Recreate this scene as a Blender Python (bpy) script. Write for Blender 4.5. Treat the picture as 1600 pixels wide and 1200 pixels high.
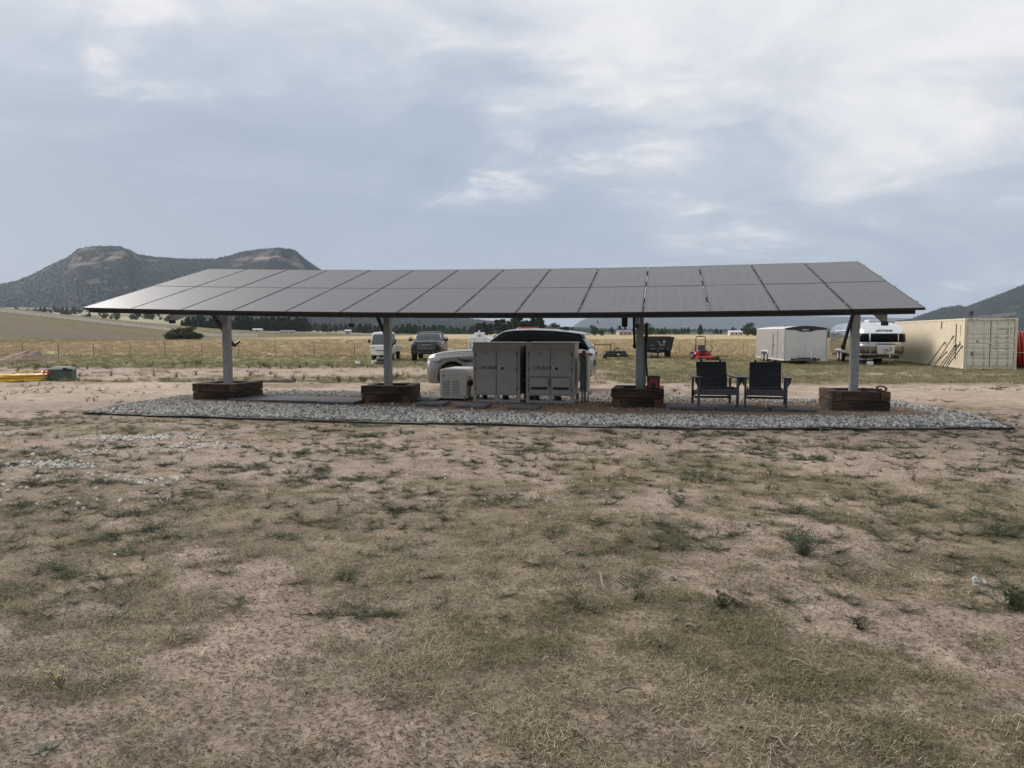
import bpy, bmesh, math, random
import numpy as np
from mathutils import Vector, Matrix

for o in list(bpy.data.objects):
    bpy.data.objects.remove(o)
random.seed(7)
rng = np.random.default_rng(7)
SC = bpy.context.scene
COL = SC.collection
R = math.radians

# ------------------------------------------------------------------ camera
EYE = 1.6
PITCH = 0.0695
FOC = 1150.0            # focal length in photo pixels (1600 wide)
cam_d = bpy.data.cameras.new('camera')
cam_d.sensor_width = 36.0
cam_d.lens = 36.0 * FOC / 1600.0
cam_d.clip_start = 0.1
cam_d.clip_end = 60000.0
cam = bpy.data.objects.new('camera', cam_d)
cam.location = (0, 0, EYE)
cam.rotation_euler = (math.pi / 2 - PITCH, 0, 0)
COL.objects.link(cam)
SC.camera = cam

# ------------------------------------------------------------------ sky and sun
SUN_EL, SUN_AZ = R(27), R(310)      # azimuth clockwise from +Y; to the left, veiled by cloud
SUN_STR = 1.5
SKY_GAIN = 1.0
HAZE_D = 0.000055
w = bpy.data.worlds.new('World')
SC.world = w
w.use_nodes = True
nt = w.node_tree
nt.nodes.clear()
N = nt.nodes.new
L = nt.links.new
def mathn(op, a, b=None, c=None, tree=None, clamp=False):
    t = tree or nt
    n = t.nodes.new('ShaderNodeMath'); n.operation = op; n.use_clamp = clamp
    for i, v in enumerate((a, b, c)):
        if v is None: continue
        if isinstance(v, (int, float)): n.inputs[i].default_value = v
        else: t.links.new(v, n.inputs[i])
    return n.outputs[0]
def ramp(fac, stops, tree=None, interp='LINEAR'):
    t = tree or nt
    n = t.nodes.new('ShaderNodeValToRGB')
    n.color_ramp.interpolation = interp
    e = n.color_ramp.elements
    while len(e) < len(stops): e.new(0.5)
    for i, (p, c) in enumerate(stops):
        e[i].position = p
        e[i].color = (c[0], c[1], c[2], 1) if not isinstance(c, (int, float)) else (c, c, c, 1)
    t.links.new(fac, n.inputs[0])
    return n.outputs[0]
def mix(fac, a, b, tree=None, mode='MIX'):
    t = tree or nt
    n = t.nodes.new('ShaderNodeMix'); n.data_type = 'RGBA'; n.blend_type = mode; n.clamp_factor = True
    for s, v in ((n.inputs[0], fac), (n.inputs[6], a), (n.inputs[7], b)):
        if isinstance(v, (int, float)): s.default_value = v
        elif isinstance(v, tuple): s.default_value = (v[0], v[1], v[2], 1)
        else: t.links.new(v, s)
    return n.outputs[2]
def noise(vec, scale, detail=4, rough=0.5, tree=None, dist=0.0):
    t = tree or nt
    n = t.nodes.new('ShaderNodeTexNoise')
    n.inputs['Scale'].default_value = scale; n.inputs['Detail'].default_value = detail
    n.inputs['Roughness'].default_value = rough; n.inputs['Distortion'].default_value = dist
    if vec is not None: t.links.new(vec, n.inputs['Vector'])
    return n.outputs['Fac']
sky = N('ShaderNodeTexSky'); sky.sky_type = 'NISHITA'; sky.sun_disc = False
sky.sun_elevation = SUN_EL; sky.sun_rotation = SUN_AZ
sky.air_density = 1.0; sky.dust_density = 2.0
tc = N('ShaderNodeTexCoord')
sep = N('ShaderNodeSeparateXYZ'); L(tc.outputs['Generated'], sep.inputs[0])
X_, Y_, Z_ = sep.outputs
zc = mathn('MAXIMUM', Z_, 0.0)
den = mathn('ADD', zc, 0.30)
cx = mathn('DIVIDE', X_, den); cy = mathn('DIVIDE', Y_, den)
# cloud plane, turned so streaks run from lower left to upper right
comb = N('ShaderNodeCombineXYZ'); L(cx, comb.inputs[0]); L(cy, comb.inputs[1])
mp = N('ShaderNodeMapping'); L(comb.outputs[0], mp.inputs[0])
mp.inputs['Rotation'].default_value = (0, 0, R(24)); mp.inputs['Scale'].default_value = (0.75, 1.0, 1); mp.inputs['Location'].default_value = (4.3, 2.6, 0)
big = noise(mp.outputs[0], 0.9, 3, 0.5, dist=0.5)
med = noise(mp.outputs[0], 2.6, 7, 0.55, dist=0.7)
wisp = noise(mp.outputs[0], 7.5, 8, 0.60, dist=0.9)
# lighter overhead and to the right, heavy blue bank low on the left and centre
def cen(v, k): return mathn('MULTIPLY', mathn('SUBTRACT', v, 0.5), k)
edge_z = mathn('SUBTRACT', mathn('SUBTRACT', 0.315, mathn('MULTIPLY', mathn('MAXIMUM', X_, 0.0), 0.26)), mathn('MULTIPLY', mathn('MINIMUM', X_, 0.0), 0.10))     # lower rim of the bright cloud deck
bank = mathn('MULTIPLY', mathn('SUBTRACT', zc, edge_z), 2.0)
bank = mathn('MINIMUM', mathn('MAXIMUM', bank, -0.5), 0.5)
cl = mathn('ADD', mathn('ADD', bank, cen(big, 0.9)), mathn('ADD', cen(med, 1.25), cen(wisp, 0.30)))
cl = mathn('ADD', cl, 0.53)
cloudcol = ramp(cl, [(0.0, (.222, .262, .328)), (0.28, (.258, .298, .362)), (0.48, (.325, .356, .405)), (0.62, (.405, .422, .452)), (0.78, (.475, .480, .495)), (1.0, (.53, .532, .542))])
# pale low sky toward the horizon
hz = ramp(mathn('MULTIPLY', zc, 4.5), [(0.0, 1.0), (0.25, 0.7), (1.0, 0.0)])
cloudcol = mix(mathn('MULTIPLY', hz, 0.7), cloudcol, (.262, .300, .350))
# warm thin cloud edges
warm = mathn('MULTIPLY', ramp(wisp, [(0.0, 0.0), (0.50, 0.0), (0.66, 1.0)]), ramp(med, [(0.0, 0.0), (0.50, 0.0), (0.60, 1.0)]))
warm = mathn('MULTIPLY', warm, ramp(cl, [(0.25, 0.0), (0.5, 1.0)]))
cloudcol = mix(mathn('MULTIPLY', warm, 0.5), cloudcol, (.57, .54, .53))
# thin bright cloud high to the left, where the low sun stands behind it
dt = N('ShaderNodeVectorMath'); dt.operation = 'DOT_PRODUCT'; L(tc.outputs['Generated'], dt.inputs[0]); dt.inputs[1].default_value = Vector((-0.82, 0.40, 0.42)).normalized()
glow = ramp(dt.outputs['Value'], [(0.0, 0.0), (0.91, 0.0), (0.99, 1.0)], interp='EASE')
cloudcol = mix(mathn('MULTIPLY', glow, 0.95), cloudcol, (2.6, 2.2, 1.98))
bg1 = N('ShaderNodeBackground'); L(sky.outputs[0], bg1.inputs[0]); bg1.inputs[1].default_value = 0.05
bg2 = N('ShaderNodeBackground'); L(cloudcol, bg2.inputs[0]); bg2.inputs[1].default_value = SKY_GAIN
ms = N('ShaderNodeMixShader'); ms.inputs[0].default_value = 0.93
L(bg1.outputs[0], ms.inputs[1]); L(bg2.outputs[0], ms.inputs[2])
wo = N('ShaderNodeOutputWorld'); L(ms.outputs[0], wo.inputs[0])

sun_d = bpy.data.lights.new('sun', 'SUN')
sun_d.energy = SUN_STR; sun_d.angle = R(30); sun_d.color = (1.0, .95, .89)
sun = bpy.data.objects.new('sun', sun_d)
to_sun = Vector((math.sin(SUN_AZ) * math.cos(SUN_EL), math.cos(SUN_AZ) * math.cos(SUN_EL), math.sin(SUN_EL)))
sun.rotation_euler = to_sun.to_track_quat('Z', 'Y').to_euler()
sun.location = (0, -10, 30)
COL.objects.link(sun)

SC.view_settings.view_transform = 'Standard'
SC.view_settings.look = 'None'
SC.view_settings.exposure = 0.86
SC.view_settings.gamma = 1.0
SC.view_settings.use_curve_mapping = False
SC.cycles.use_denoising = True
SC.cycles.max_bounces = 6
SC.cycles.volume_bounces = 0
SC.cycles.volume_max_steps = 64
SC.cycles.caustics_reflective = False
SC.cycles.caustics_refractive = False

# ------------------------------------------------------------------ helpers
def link(o, parent=None):
    COL.objects.link(o)
    if parent is not None: o.parent = parent
    return o
def tag(o, label=None, cat=None, group=None, kind=None):
    if label: o['label'] = label
    if cat: o['category'] = cat
    if group: o['group'] = group
    if kind: o['kind'] = kind
    return o
def thing(name, label, cat, loc, rz=0.0, group=None):
    o = bpy.data.objects.new(name, None)
    o.empty_display_size = 0.2
    o.location = loc; o.rotation_euler = (0, 0, rz)
    link(o); tag(o, label, cat, group)
    return o
def copy_tree(o, parent=None):
    c = o.copy(); COL.objects.link(c); c.parent = parent
    for ch in list(o.children): copy_tree(ch, c)
    return c

class MB:
    def __init__(s): s.v = []; s.f = []; s.m = []; s.sm = []
    def add(s, vs, fs, mi=0, smooth=False, mat=None):
        b = len(s.v)
        if mat is not None: vs = [tuple(mat @ Vector(p)) for p in vs]
        s.v += [tuple(p) for p in vs]
        for f in fs:
            s.f.append(tuple(i + b for i in f)); s.m.append(mi); s.sm.append(smooth)
        return s
    def box(s, x0, x1, y0, y1, z0, z1, mi=0, mat=None):
        vs = [(x0,y0,z0),(x1,y0,z0),(x1,y1,z0),(x0,y1,z0),(x0,y0,z1),(x1,y0,z1),(x1,y1,z1),(x0,y1,z1)]
        fs = [(0,3,2,1),(4,5,6,7),(0,1,5,4),(1,2,6,5),(2,3,7,6),(3,0,4,7)]
        return s.add(vs, fs, mi, False, mat)
    def bar(s, p0, p1, w_, h_, mi=0, up=(0,0,1)):
        p0 = Vector(p0); p1 = Vector(p1); d = (p1 - p0).normalized(); u = Vector(up)
        a = d.cross(u)
        if a.length < 1e-4: a = d.cross(Vector((1,0,0)))
        a.normalize(); b = a.cross(d).normalized()
        vs = []
        for p in (p0, p1):
            for sa, sb in ((-1,-1),(1,-1),(1,1),(-1,1)):
                vs.append(p + a*sa*w_/2 + b*sb*h_/2)
        return s.add(vs, [(0,1,2,3),(7,6,5,4),(0,4,5,1),(1,5,6,2),(2,6,7,3),(3,7,4,0)], mi)
    def tube(s, pts, r, n=8, mi=0, smooth=True, caps=True, closed=False):
        pts = [Vector(p) for p in pts]; rs = r if isinstance(r, (list, tuple)) else [r]*len(pts)
        rings = []; prev = None
        for i, p in enumerate(pts):
            if closed: d = (pts[(i+1) % len(pts)] - pts[i-1])
            else: d = (pts[min(i+1, len(pts)-1)] - pts[max(i-1, 0)])
            d.normalize()
            if prev is None:
                a = d.cross(Vector((0,0,1)))
                if a.length < 0.05: a = d.cross(Vector((1,0,0)))
            else:
                a = prev - d*prev.dot(d)
            a.normalize(); prev = a; b = d.cross(a)
            rings.append([p + (a*math.cos(t) + b*math.sin(t))*rs[i] for t in [2*math.pi*k/n for k in range(n)]])
        vs = [v for rg in rings for v in rg]; fs = []
        m = len(pts); rng_ = range(m if closed else m-1)
        for i in rng_:
            j = (i+1) % m
            for k in range(n):
                fs.append((i*n+k, i*n+(k+1)%n, j*n+(k+1)%n, j*n+k))
        s.add(vs, fs, mi, smooth)
        if caps and not closed:
            b = len(s.v) - len(vs)
            s.f.append(tuple(b + k for k in reversed(range(n)))); s.m.append(mi); s.sm.append(False)
            s.f.append(tuple(b + (m-1)*n + k for k in range(n))); s.m.append(mi); s.sm.append(False)
        return s
    def cyl(s, p0, p1, r, n=16, r2=None, mi=0, smooth=True):
        return s.tube([p0, p1], [r, r if r2 is None else r2], n, mi, smooth)
    def prism(s, poly, axis, a, b, mi=0):
        n = len(poly)
        def P3(u, v, t):
            return {'x': (t,u,v), 'y': (u,t,v), 'z': (u,v,t)}[axis]
        vs = [P3(u,v,a) for u,v in poly] + [P3(u,v,b) for u,v in poly]
        fs = [tuple(range(n)), tuple(reversed(range(n, 2*n)))] + [(i, i+n, (i+1)%n+n, (i+1)%n) for i in range(n)]
        return s.add(vs, fs, mi)
    def loft(s, secs, mi=0, smooth=True, caps=True):
        n = len(secs[0]); vs = [p for q in secs for p in q]; fs = []
        for i in range(len(secs)-1):
            for k in range(n):
                fs.append((i*n+k, i*n+(k+1)%n, (i+1)*n+(k+1)%n, (i+1)*n+k))
        s.add(vs, fs, mi, smooth)
        if caps:
            b = len(s.v) - len(vs)
            s.f.append(tuple(b+k for k in reversed(range(n)))); s.m.append(mi); s.sm.append(False)
            s.f.append(tuple(b+(len(secs)-1)*n+k for k in range(n))); s.m.append(mi); s.sm.append(False)
        return s
    def sphere(s, c, r, n=12, mi=0, sc=(1,1,1)):
        vs = []; fs = []; m = n//2
        for i in range(m+1):
            th = math.pi*i/m
            for k in range(n):
                ph = 2*math.pi*k/n
                vs.append((c[0]+r*sc[0]*math.sin(th)*math.cos(ph), c[1]+r*sc[1]*math.sin(th)*math.sin(ph), c[2]+r*sc[2]*math.cos(th)))
        for i in range(m):
            for k in range(n):
                fs.append((i*n+k, (i+1)*n+k, (i+1)*n+(k+1)%n, i*n+(k+1)%n))
        return s.add(vs, fs, mi, True)
    def mesh(s, name, mats, bevel=0, seg=1, clean=True):
        me = bpy.data.meshes.new(name)
        me.from_pydata(s.v, [], s.f)
        for m_ in (mats if isinstance(mats, (list, tuple)) else [mats]): me.materials.append(m_)
        me.polygons.foreach_set('material_index', s.m)
        me.polygons.foreach_set('use_smooth', s.sm)
        if clean or bevel:
            bm = bmesh.new(); bm.from_mesh(me)
            bmesh.ops.recalc_face_normals(bm, faces=bm.faces)
            if bevel:
                es = [e for e in bm.edges if len(e.link_faces) == 2 and e.calc_face_angle(0) > 0.6]
                bmesh.ops.bevel(bm, geom=es, offset=bevel, segments=seg, affect='EDGES', clamp_overlap=True, profile=0.6)
            bm.to_mesh(me); bm.free()
        me.update()
        return me
    def build(s, name, mats, parent=None, bevel=0, seg=1, label=None, loc=None, rot=None, kind=None):
        o = bpy.data.objects.new(name, s.mesh(name, mats, bevel, seg))
        link(o, parent)
        if loc is not None: o.location = loc
        if rot is not None: o.rotation_euler = rot
        if label: o['label'] = label
        if kind: o['kind'] = kind
        return o
def inst(me, name, parent, loc=(0,0,0), rot=(0,0,0), scale=(1,1,1), label=None):
    o = bpy.data.objects.new(name, me); link(o, parent)
    o.location = loc; o.rotation_euler = rot; o.scale = scale
    if label: o['label'] = label
    return o
def text(s, size, mat, parent, loc, rot, name='lettering', ext=0.002, align='LEFT', shear=0, sp=1.0):
    c = bpy.data.curves.new(name, 'FONT'); c.body = s; c.size = size; c.extrude = ext
    c.align_x = align; c.shear = shear; c.space_character = sp; c.offset = size*0.022
    c.materials.append(mat)
    c.resolution_u = 3
    tmp = bpy.data.objects.new(name, c); COL.objects.link(tmp)
    dg = bpy.context.evaluated_depsgraph_get(); dg.update()
    me = bpy.data.meshes.new_from_object(tmp.evaluated_get(dg)); bpy.data.objects.remove(tmp)
    if not me.materials: me.materials.append(mat)
    o = bpy.data.objects.new(name, me); link(o, parent); o.location = loc; o.rotation_euler = rot
    return o
def boolcut(o, cutter_mb):
    cm = cutter_mb.mesh('cutter', o.data.materials[0] if o.data.materials else None)
    co = bpy.data.objects.new('cutter', cm); COL.objects.link(co)
    co.matrix_world = o.matrix_world if o.parent is None else Matrix.Identity(4)
    par = o.parent; o.parent = None
    md = o.modifiers.new('b', 'BOOLEAN'); md.operation = 'DIFFERENCE'; md.object = co; md.solver = 'EXACT'
    dg = bpy.context.evaluated_depsgraph_get(); dg.update()
    me = bpy.data.meshes.new_from_object(o.evaluated_get(dg))
    o.modifiers.clear(); o.data = me; o.parent = par
    bpy.data.objects.remove(co)

# ---- materials
MATS = {}
def mat(name, col, rough=0.6, metal=0.0, var=0.12, scale=6.0, bump=0.0, bscale=30.0, spec=0.5, coat=0.0, dirt=None, emit=None, stretch=None, alpha=None):
    if name in MATS: return MATS[name]
    m = bpy.data.materials.new(name); m.use_nodes = True
    t = m.node_tree; b = t.nodes['Principled BSDF']
    tcn = t.nodes.new('ShaderNodeTexCoord'); vec = tcn.outputs['Object']
    if stretch:
        mpn = t.nodes.new('ShaderNodeMapping'); mpn.inputs['Scale'].default_value = stretch; t.links.new(vec, mpn.inputs[0]); vec = mpn.outputs[0]
    n1 = noise(vec, scale, 5, 0.6, t)
    lo = tuple(c*(1-var) for c in col); hi = tuple(min(1, c*(1+var)) for c in col)
    c1 = ramp(n1, [(0.3, lo), (0.7, hi)], t)
    if dirt:
        n2 = noise(vec, scale*0.35, 6, 0.65, t)
        c1 = mix(ramp(n2, [(dirt[1], 0.0), (dirt[1]+0.18, 1.0)], t), c1, dirt[0], t)
    t.links.new(c1, b.inputs['Base Color'])
    n3 = noise(vec, scale*1.7, 4, 0.6, t)
    rr = ramp(n3, [(0.3, max(0.02, rough-0.08)), (0.7, min(1, rough+0.08))], t)
    t.links.new(rr, b.inputs['Roughness'])
    b.inputs['Metallic'].default_value = metal
    b.inputs['Specular IOR Level'].default_value = spec
    b.inputs['Coat Weight'].default_value = coat
    b.inputs['Coat Roughness'].default_value = 0.06
    if bump:
        n4 = noise(vec, bscale, 5, 0.6, t)
        bn = t.nodes.new('ShaderNodeBump'); bn.inputs['Strength'].default_value = bump; bn.inputs['Distance'].default_value = 0.02
        t.links.new(n4, bn.inputs['Height']); t.links.new(bn.outputs[0], b.inputs['Normal'])
    if emit:
        b.inputs['Emission Color'].default_value = (*emit[0], 1); b.inputs['Emission Strength'].default_value = emit[1]
    MATS[name] = m
    return m
M = {}
M['galv'] = mat('galvanised_steel', (.30,.31,.31), .55, .35, .12, 9, .15, 60, dirt=((.22,.22,.21), .55))
M['black_metal'] = mat('black_metal', (.018,.018,.02), .5, .2, .2, 8, .1, 40)
M['frame'] = mat('panel_frame_black', (.02,.02,.022), .4, .3, .15)
M['clamp'] = mat('clamp_metal', (.22,.22,.22), .4, .5)
M['steel_light'] = mat('light_steel', (.42,.42,.41), .45, .5, .1, 12, .1, 60)
M['tie_dark'] = mat('railway_tie_dark', (.066,.040,.027), .9, 0, .65, 7, .9, 26, stretch=(.35,2.2,2.2), dirt=((.016,.010,.008), .48))
M['tie_y'] = mat('railway_tie_cross', (.064,.039,.027), .9, 0, .65, 7, .9, 26, stretch=(2.2,.35,2.2), dirt=((.016,.010,.008), .48))
M['tie_brown'] = mat('railway_tie_rusty', (.115,.066,.038), .85, 0, .4, 7, .8, 25, dirt=((.045,.022,.014), .5))
M['tie_grey'] = mat('railway_tie_grey', (.075,.07,.065), .85, 0, .3, 7, .8, 25)
M['fillsoil'] = mat('planter_gravel_fill', (.26,.22,.18), .95, 0, .4, 18, 1, 40)
M['cab'] = mat('cabinet_grey_paint', (.36,.34,.31), .45, .1, .06, 3, .08, 80, dirt=((.31,.292,.265), .64))
M['cab_dark'] = mat('cabinet_slot_dark', (.02,.02,.02), .6)
M['cab_top'] = mat('cabinet_top', (.34,.335,.325), .4, .1, .06)
M['gen'] = mat('generator_cream', (.66,.62,.55), .45, 0, .06, 4, .05, 60, dirt=((.56,.52,.45), .62))
M['gen_top'] = mat('generator_lid', (.70,.69,.66), .4, 0, .05, 4)
M['rubber'] = mat('rubber', (.016,.016,.016), .85, 0, .3, 12, .3, 60)
M['cable'] = mat('cable_black', (.015,.015,.016), .55)
M['orange'] = mat('orange_cord', (.55,.20,.02), .5)
M['paver'] = mat('paver_slate', (.10,.105,.115), .8, 0, .2, 5, .35, 45, dirt=((.18,.165,.15), .58))
M['chair'] = mat('chair_black_plastic', (.030,.033,.037), .45, 0, .25, 7, .25, 55)
M['apron'] = mat('chair_slate_plastic', (.055,.060,.066), .42, 0, .25, 7, .25, 55)
M['silver'] = mat('silver_car_paint', (.25,.25,.26), .30, .6, .04, 2, 0, 10, coat=.8, dirt=((.21,.205,.20), .62))
M['carglass'] = mat('dark_car_glass', (.003,.004,.006), .05, 0, .1, 2, spec=.08)
M['windshield'] = mat('windscreen_glass', (.045,.055,.06), .08, 0, .2, 3, spec=.8)
M['plastic'] = mat('black_plastic', (.02,.02,.021), .6, 0, .2, 8)
M['rim'] = mat('wheel_rim', (.10,.10,.105), .35, .8, .1)
M['rim_light'] = mat('wheel_rim_bright', (.62,.62,.62), .3, .7, .1)
M['taillight'] = mat('red_lens', (.085,.004,.006), .15, 0, .1, spec=.7)
M['headlight'] = mat('clear_lens', (.55,.56,.58), .12, .3, .1, spec=.8)
M['white'] = mat('white_paint', (.72,.73,.75), .35, 0, .05, 3, coat=.4, dirt=((.6,.6,.6), .62))
M['darkpaint'] = mat('dark_blue_black_paint', (.010,.011,.013), .3, .2, .1, 2, coat=.4, dirt=((.03,.028,.026), .62))
M['chrome'] = mat('chrome', (.55,.56,.57), .15, 1.0, .1)
M['dkchrome'] = mat('dark_chrome', (.30,.30,.31), .3, .8, .1)
M['alu'] = mat('trailer_aluminium', (.60,.585,.58), .34, .75, .06, 2.2, .07, 1.6, dirt=((.50,.48,.47), .56))
M['alu_shaded'] = mat('trailer_aluminium_shaded', (.52,.50,.49), .38, .7, .05, 2, .1, 3)  # side's dull reflection painted as darker aluminium
M['air'] = mat('polished_aluminium', (.70,.72,.75), .17, 1.0, .05, 3, .06, 3)
M['trimw'] = mat('white_trim', (.65,.65,.65), .4, .2, .05)
M['tan'] = mat('container_tan_paint', (.60,.53,.40), .55, 0, .06, 2, .05, 30, dirt=((.52,.45,.33), .6))
M['tan_grey'] = mat('container_door_paint', (.64,.60,.50), .55, 0, .06, 2, .05, 30, dirt=((.54,.50,.41), .6))
M['rust'] = mat('rusty_seal', (.10,.05,.035), .8, 0, .4, 15)
M['sign'] = mat('sign_grey', (.16,.18,.18), .5)
M['ink'] = mat('lettering_black', (.012,.012,.012), .5)
M['inkgrey'] = mat('lettering_grey', (.09,.09,.09), .5)
M['inkwear'] = mat('worn_lettering', (.09,.08,.06), .6)
M['red'] = mat('red_paint', (.50,.025,.012), .35, 0, .12, 6, coat=.4)
M['redpipe'] = mat('red_conduit_plastic', (.42,.035,.028), .38, 0, .15, 4)
M['redlamp'] = mat('red_canopy', (.55,.06,.04), .4)
M['toolred'] = mat('tool_red', (.30,.012,.02), .4)
M['green'] = mat('green_utility_box', (.055,.095,.07), .5, 0, .12, 6, .15, 30, dirt=((.10,.11,.08), .62))
M['green_lid'] = mat('green_lid', (.15,.21,.18), .45, 0, .1, 6, .1, 30)
M['yellow'] = mat('yellow_hose', (.68,.42,.04), .42, 0, .12, 5)
M['pvc'] = mat('standpipe_steel', (.38,.36,.35), .5, .4, .2)
M['wood'] = mat('tool_handle_wood', (.22,.15,.08), .7, 0, .2, 10)
M['post_rust'] = mat('rusty_post', (.10,.075,.06), .85, 0, .3, 10)
M['post_grey'] = mat('weathered_post', (.22,.19,.15), .85, 0, .3, 10)
M['railw'] = mat('pale_fence_boards', (.78,.76,.70), .7, 0, .12, .4)
M['mound'] = mat('mound_earth', (.22,.165,.125), .95, 0, .35, 2.5, 1, 9)
M['clod'] = mat('dark_earth_clod', (.09,.068,.052), .95, 0, .3, 5, .6, 20)
M['stonew'] = mat('pale_stone', (.48,.46,.42), .85, 0, .2, 9, .3, 40)
M['twig'] = mat('dry_stick', (.17,.14,.105), .85, 0, .3, 15)
M['scrap'] = mat('white_paper_scrap', (.6,.58,.55), .7, 0, .1)
M['bark'] = mat('tree_bark', (.07,.05,.035), .9, 0, .3, 4, .5, 15)
M['pine'] = mat('pine_needles', (.035,.055,.028), .8, 0, .5, .35)
M['pine2'] = mat('broadleaf_dark', (.05,.07,.032), .8, 0, .5, .35)
M['housew'] = mat('house_pale_wall', (.55,.50,.46), .8, 0, .06, .3)
M['housep'] = mat('house_pinkish_wall', (.46,.36,.32), .8, 0, .06, .3)
M['roofg'] = mat('grey_roof', (.20,.19,.19), .8, 0, .1, .3)
M['roofp'] = mat('pale_metal_roof', (.55,.54,.53), .5, 0, .1, .3)

# ------------------------------------------------------------------ numpy noise + terrain
_perm = rng.random((256, 256))
def vnoise(x, y, s):
    x = np.asarray(x, float)/s; y = np.asarray(y, float)/s
    xi = np.floor(x).astype(int); yi = np.floor(y).astype(int)
    fx = x-xi; fy = y-yi; fx = fx*fx*(3-2*fx); fy = fy*fy*(3-2*fy)
    g = lambda a, b: _perm[(a*7+b*13+((a*b) % 31)) & 255, (b*5+a*11) & 255]
    return (g(xi,yi)*(1-fx)+g(xi+1,yi)*fx)*(1-fy) + (g(xi,yi+1)*(1-fx)+g(xi+1,yi+1)*fx)*fy
def fbm(x, y, s, o=4, r=.55):
    t = 0; a = 1; n = 0
    x = np.asarray(x, float); y = np.asarray(y, float)
    for i in range(o):
        c_, s_ = math.cos(i*1.1+.4), math.sin(i*1.1+.4)
        t = t + a*vnoise(x*c_-y*s_+17.3*i, x*s_+y*c_-9.1*i, s); n += a; a *= r; s /= 2.1
    return t/n
def smooth(a, b, x):
    t = np.clip((np.asarray(x, float)-a)/(b-a), 0, 1); return t*t*(3-2*t)

def plain_rise(x, y):
    az = x/np.maximum(y, 1.0)
    f = 1-smooth(-.50, -.36, az)*.95
    return np.clip((y-650)/1950, 0, 1.6)*80*f*smooth(500, 900, y)
def H(x, y):
    x = np.asarray(x, float); y = np.asarray(y, float)
    z = np.interp(y, [16, 24, 38, 60], [0, -.12, -.25, -.27])
    z = z + (fbm(x, y, 2.2, 3)-.5)*.07*smooth(0, 2, np.abs(y))*(1-smooth(30, 60, y))*(1 - bed_mask(x, y))
    z = z + (fbm(x+40, y, .5, 2)-.5)*.022*(1-smooth(10, 25, np.hypot(x, y)))*(1 - bed_mask(x, y))
    # wheel ruts and low berm along the dirt road behind the canopy
    yr = y - (23.6 - .13*(x+4))
    z = z + .07*np.exp(-(yr/.55)**2)*(1-smooth(-1, 3, x)) * (y > 10)
    for c_ in (-1.2, -2.5, -3.6): z = z - .045*np.exp(-((yr-c_+.3*np.sin(x*.35))/.16)**2)
    # left hill
    hill = np.clip((-126-x)/82, 0, 2.4)*9.9*smooth(95, 300, y)*(1-.75*smooth(310, 620, y))
    z = z + hill*smooth(0, .15, np.clip((-126-x)/82, 0, 1))
    z = z + (fbm(x, y, 160, 3)-.5)*2.2*smooth(220, 600, y)*np.clip(y/900, 0, 1)
    z = z + plain_rise(x, y)
    return z

# canopy frame of reference: s along the array (left to right), t backwards
AC, AS = math.cos(.2009), math.sin(.2009)
A0 = (-8.98, 15.46)
def AW(s_, t_, z=0.0): return (A0[0]+s_*AC+t_*AS, A0[1]-s_*AS+t_*AC, z)
def toA(x, y):
    dx = x-A0[0]; dy = y-A0[1]
    return dx*AC-dy*AS, dx*AS+dy*AC
# outline of the gravel bed in (s,t)
BED = [(.70,-.92),(3.5,-1.10),(7.0,-1.16),(10.5,-1.06),(13.2,-.82),(15.3,-.35),(17.6,.12),(17.75,2.0),(17.3,5.0),(14.5,5.35),(11.5,5.45),(7.0,5.7),(2.6,5.6),(.5,4.6),(-.05,3.2),(.25,1.0)]
def in_poly(px, py, poly):
    px = np.asarray(px, float); py = np.asarray(py, float)
    c = np.zeros(px.shape, bool); n = len(poly); j = n-1
    for i in range(n):
        xi, yi = poly[i]; xj, yj = poly[j]
        t = ((yi > py) != (yj > py)) & (px < (xj-xi)*(py-yi)/(yj-yi+1e-12)+xi)
        c ^= t; j = i
    return c
def bed_mask(x, y):
    s_, t_ = toA(np.asarray(x, float), np.asarray(y, float))
    return in_poly(s_, t_, BED).astype(float)
def Hs(x, y): return float(H(np.array([x]), np.array([y]))[0])

def ray(px, py):
    a = (px-800)/FOC; b = (600-py)/FOC
    return Vector((a, math.cos(PITCH)+b*math.sin(PITCH), -math.sin(PITCH)+b*math.cos(PITCH)))
def G(px, py):
    """where the sight line through a photo pixel meets the terrain"""
    d = ray(px, py); z = 0.0
    for _ in range(12):
        t = (EYE-z)/max(1e-5, -d.z); z = Hs(d.x*t, d.y*t)
    return (d.x*t, d.y*t, z)
def AT(px, y):
    """ground point in the photo column px at distance y"""
    x = (px-800)/FOC*(y/math.cos(PITCH)) if False else (px-800)/FOC*y*(1/ (math.cos(PITCH)+ (80/FOC)*math.sin(PITCH)))
    return (x, y, Hs(x, y))

# ---- ground cover map: 0 bare dirt .. 1 covered
def cover(x, y):
    n = fbm(x, y, 2.6, 4, .6); n2 = fbm(x+50, y-20, .7, 3, .6)
    base = np.interp(y, [2, 5, 7.0, 9.0, 12, 15, 18, 24, 25.2, 29, 31, 36, 40, 45], [.64, .62, .52, .38, .32, .32, .26, .20, .46, .52, .22, .28, .7, .9])
    base = base + np.where(y < 14, smooth(-1.0, -5, x)*.12, 0)
    base = base + np.where(y > 24, smooth(2, 8, x)*.45, 0)
    base = base - np.where((y > 28) & (y < 38), (1-smooth(-8, 0, x))*.18, 0)
    n3 = fbm(x+5, y*1.6, .22, 2)
    return smooth(.44, .58, n*.5+n2*.32+n3*.18 + (base-.5)*.42)

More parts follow.
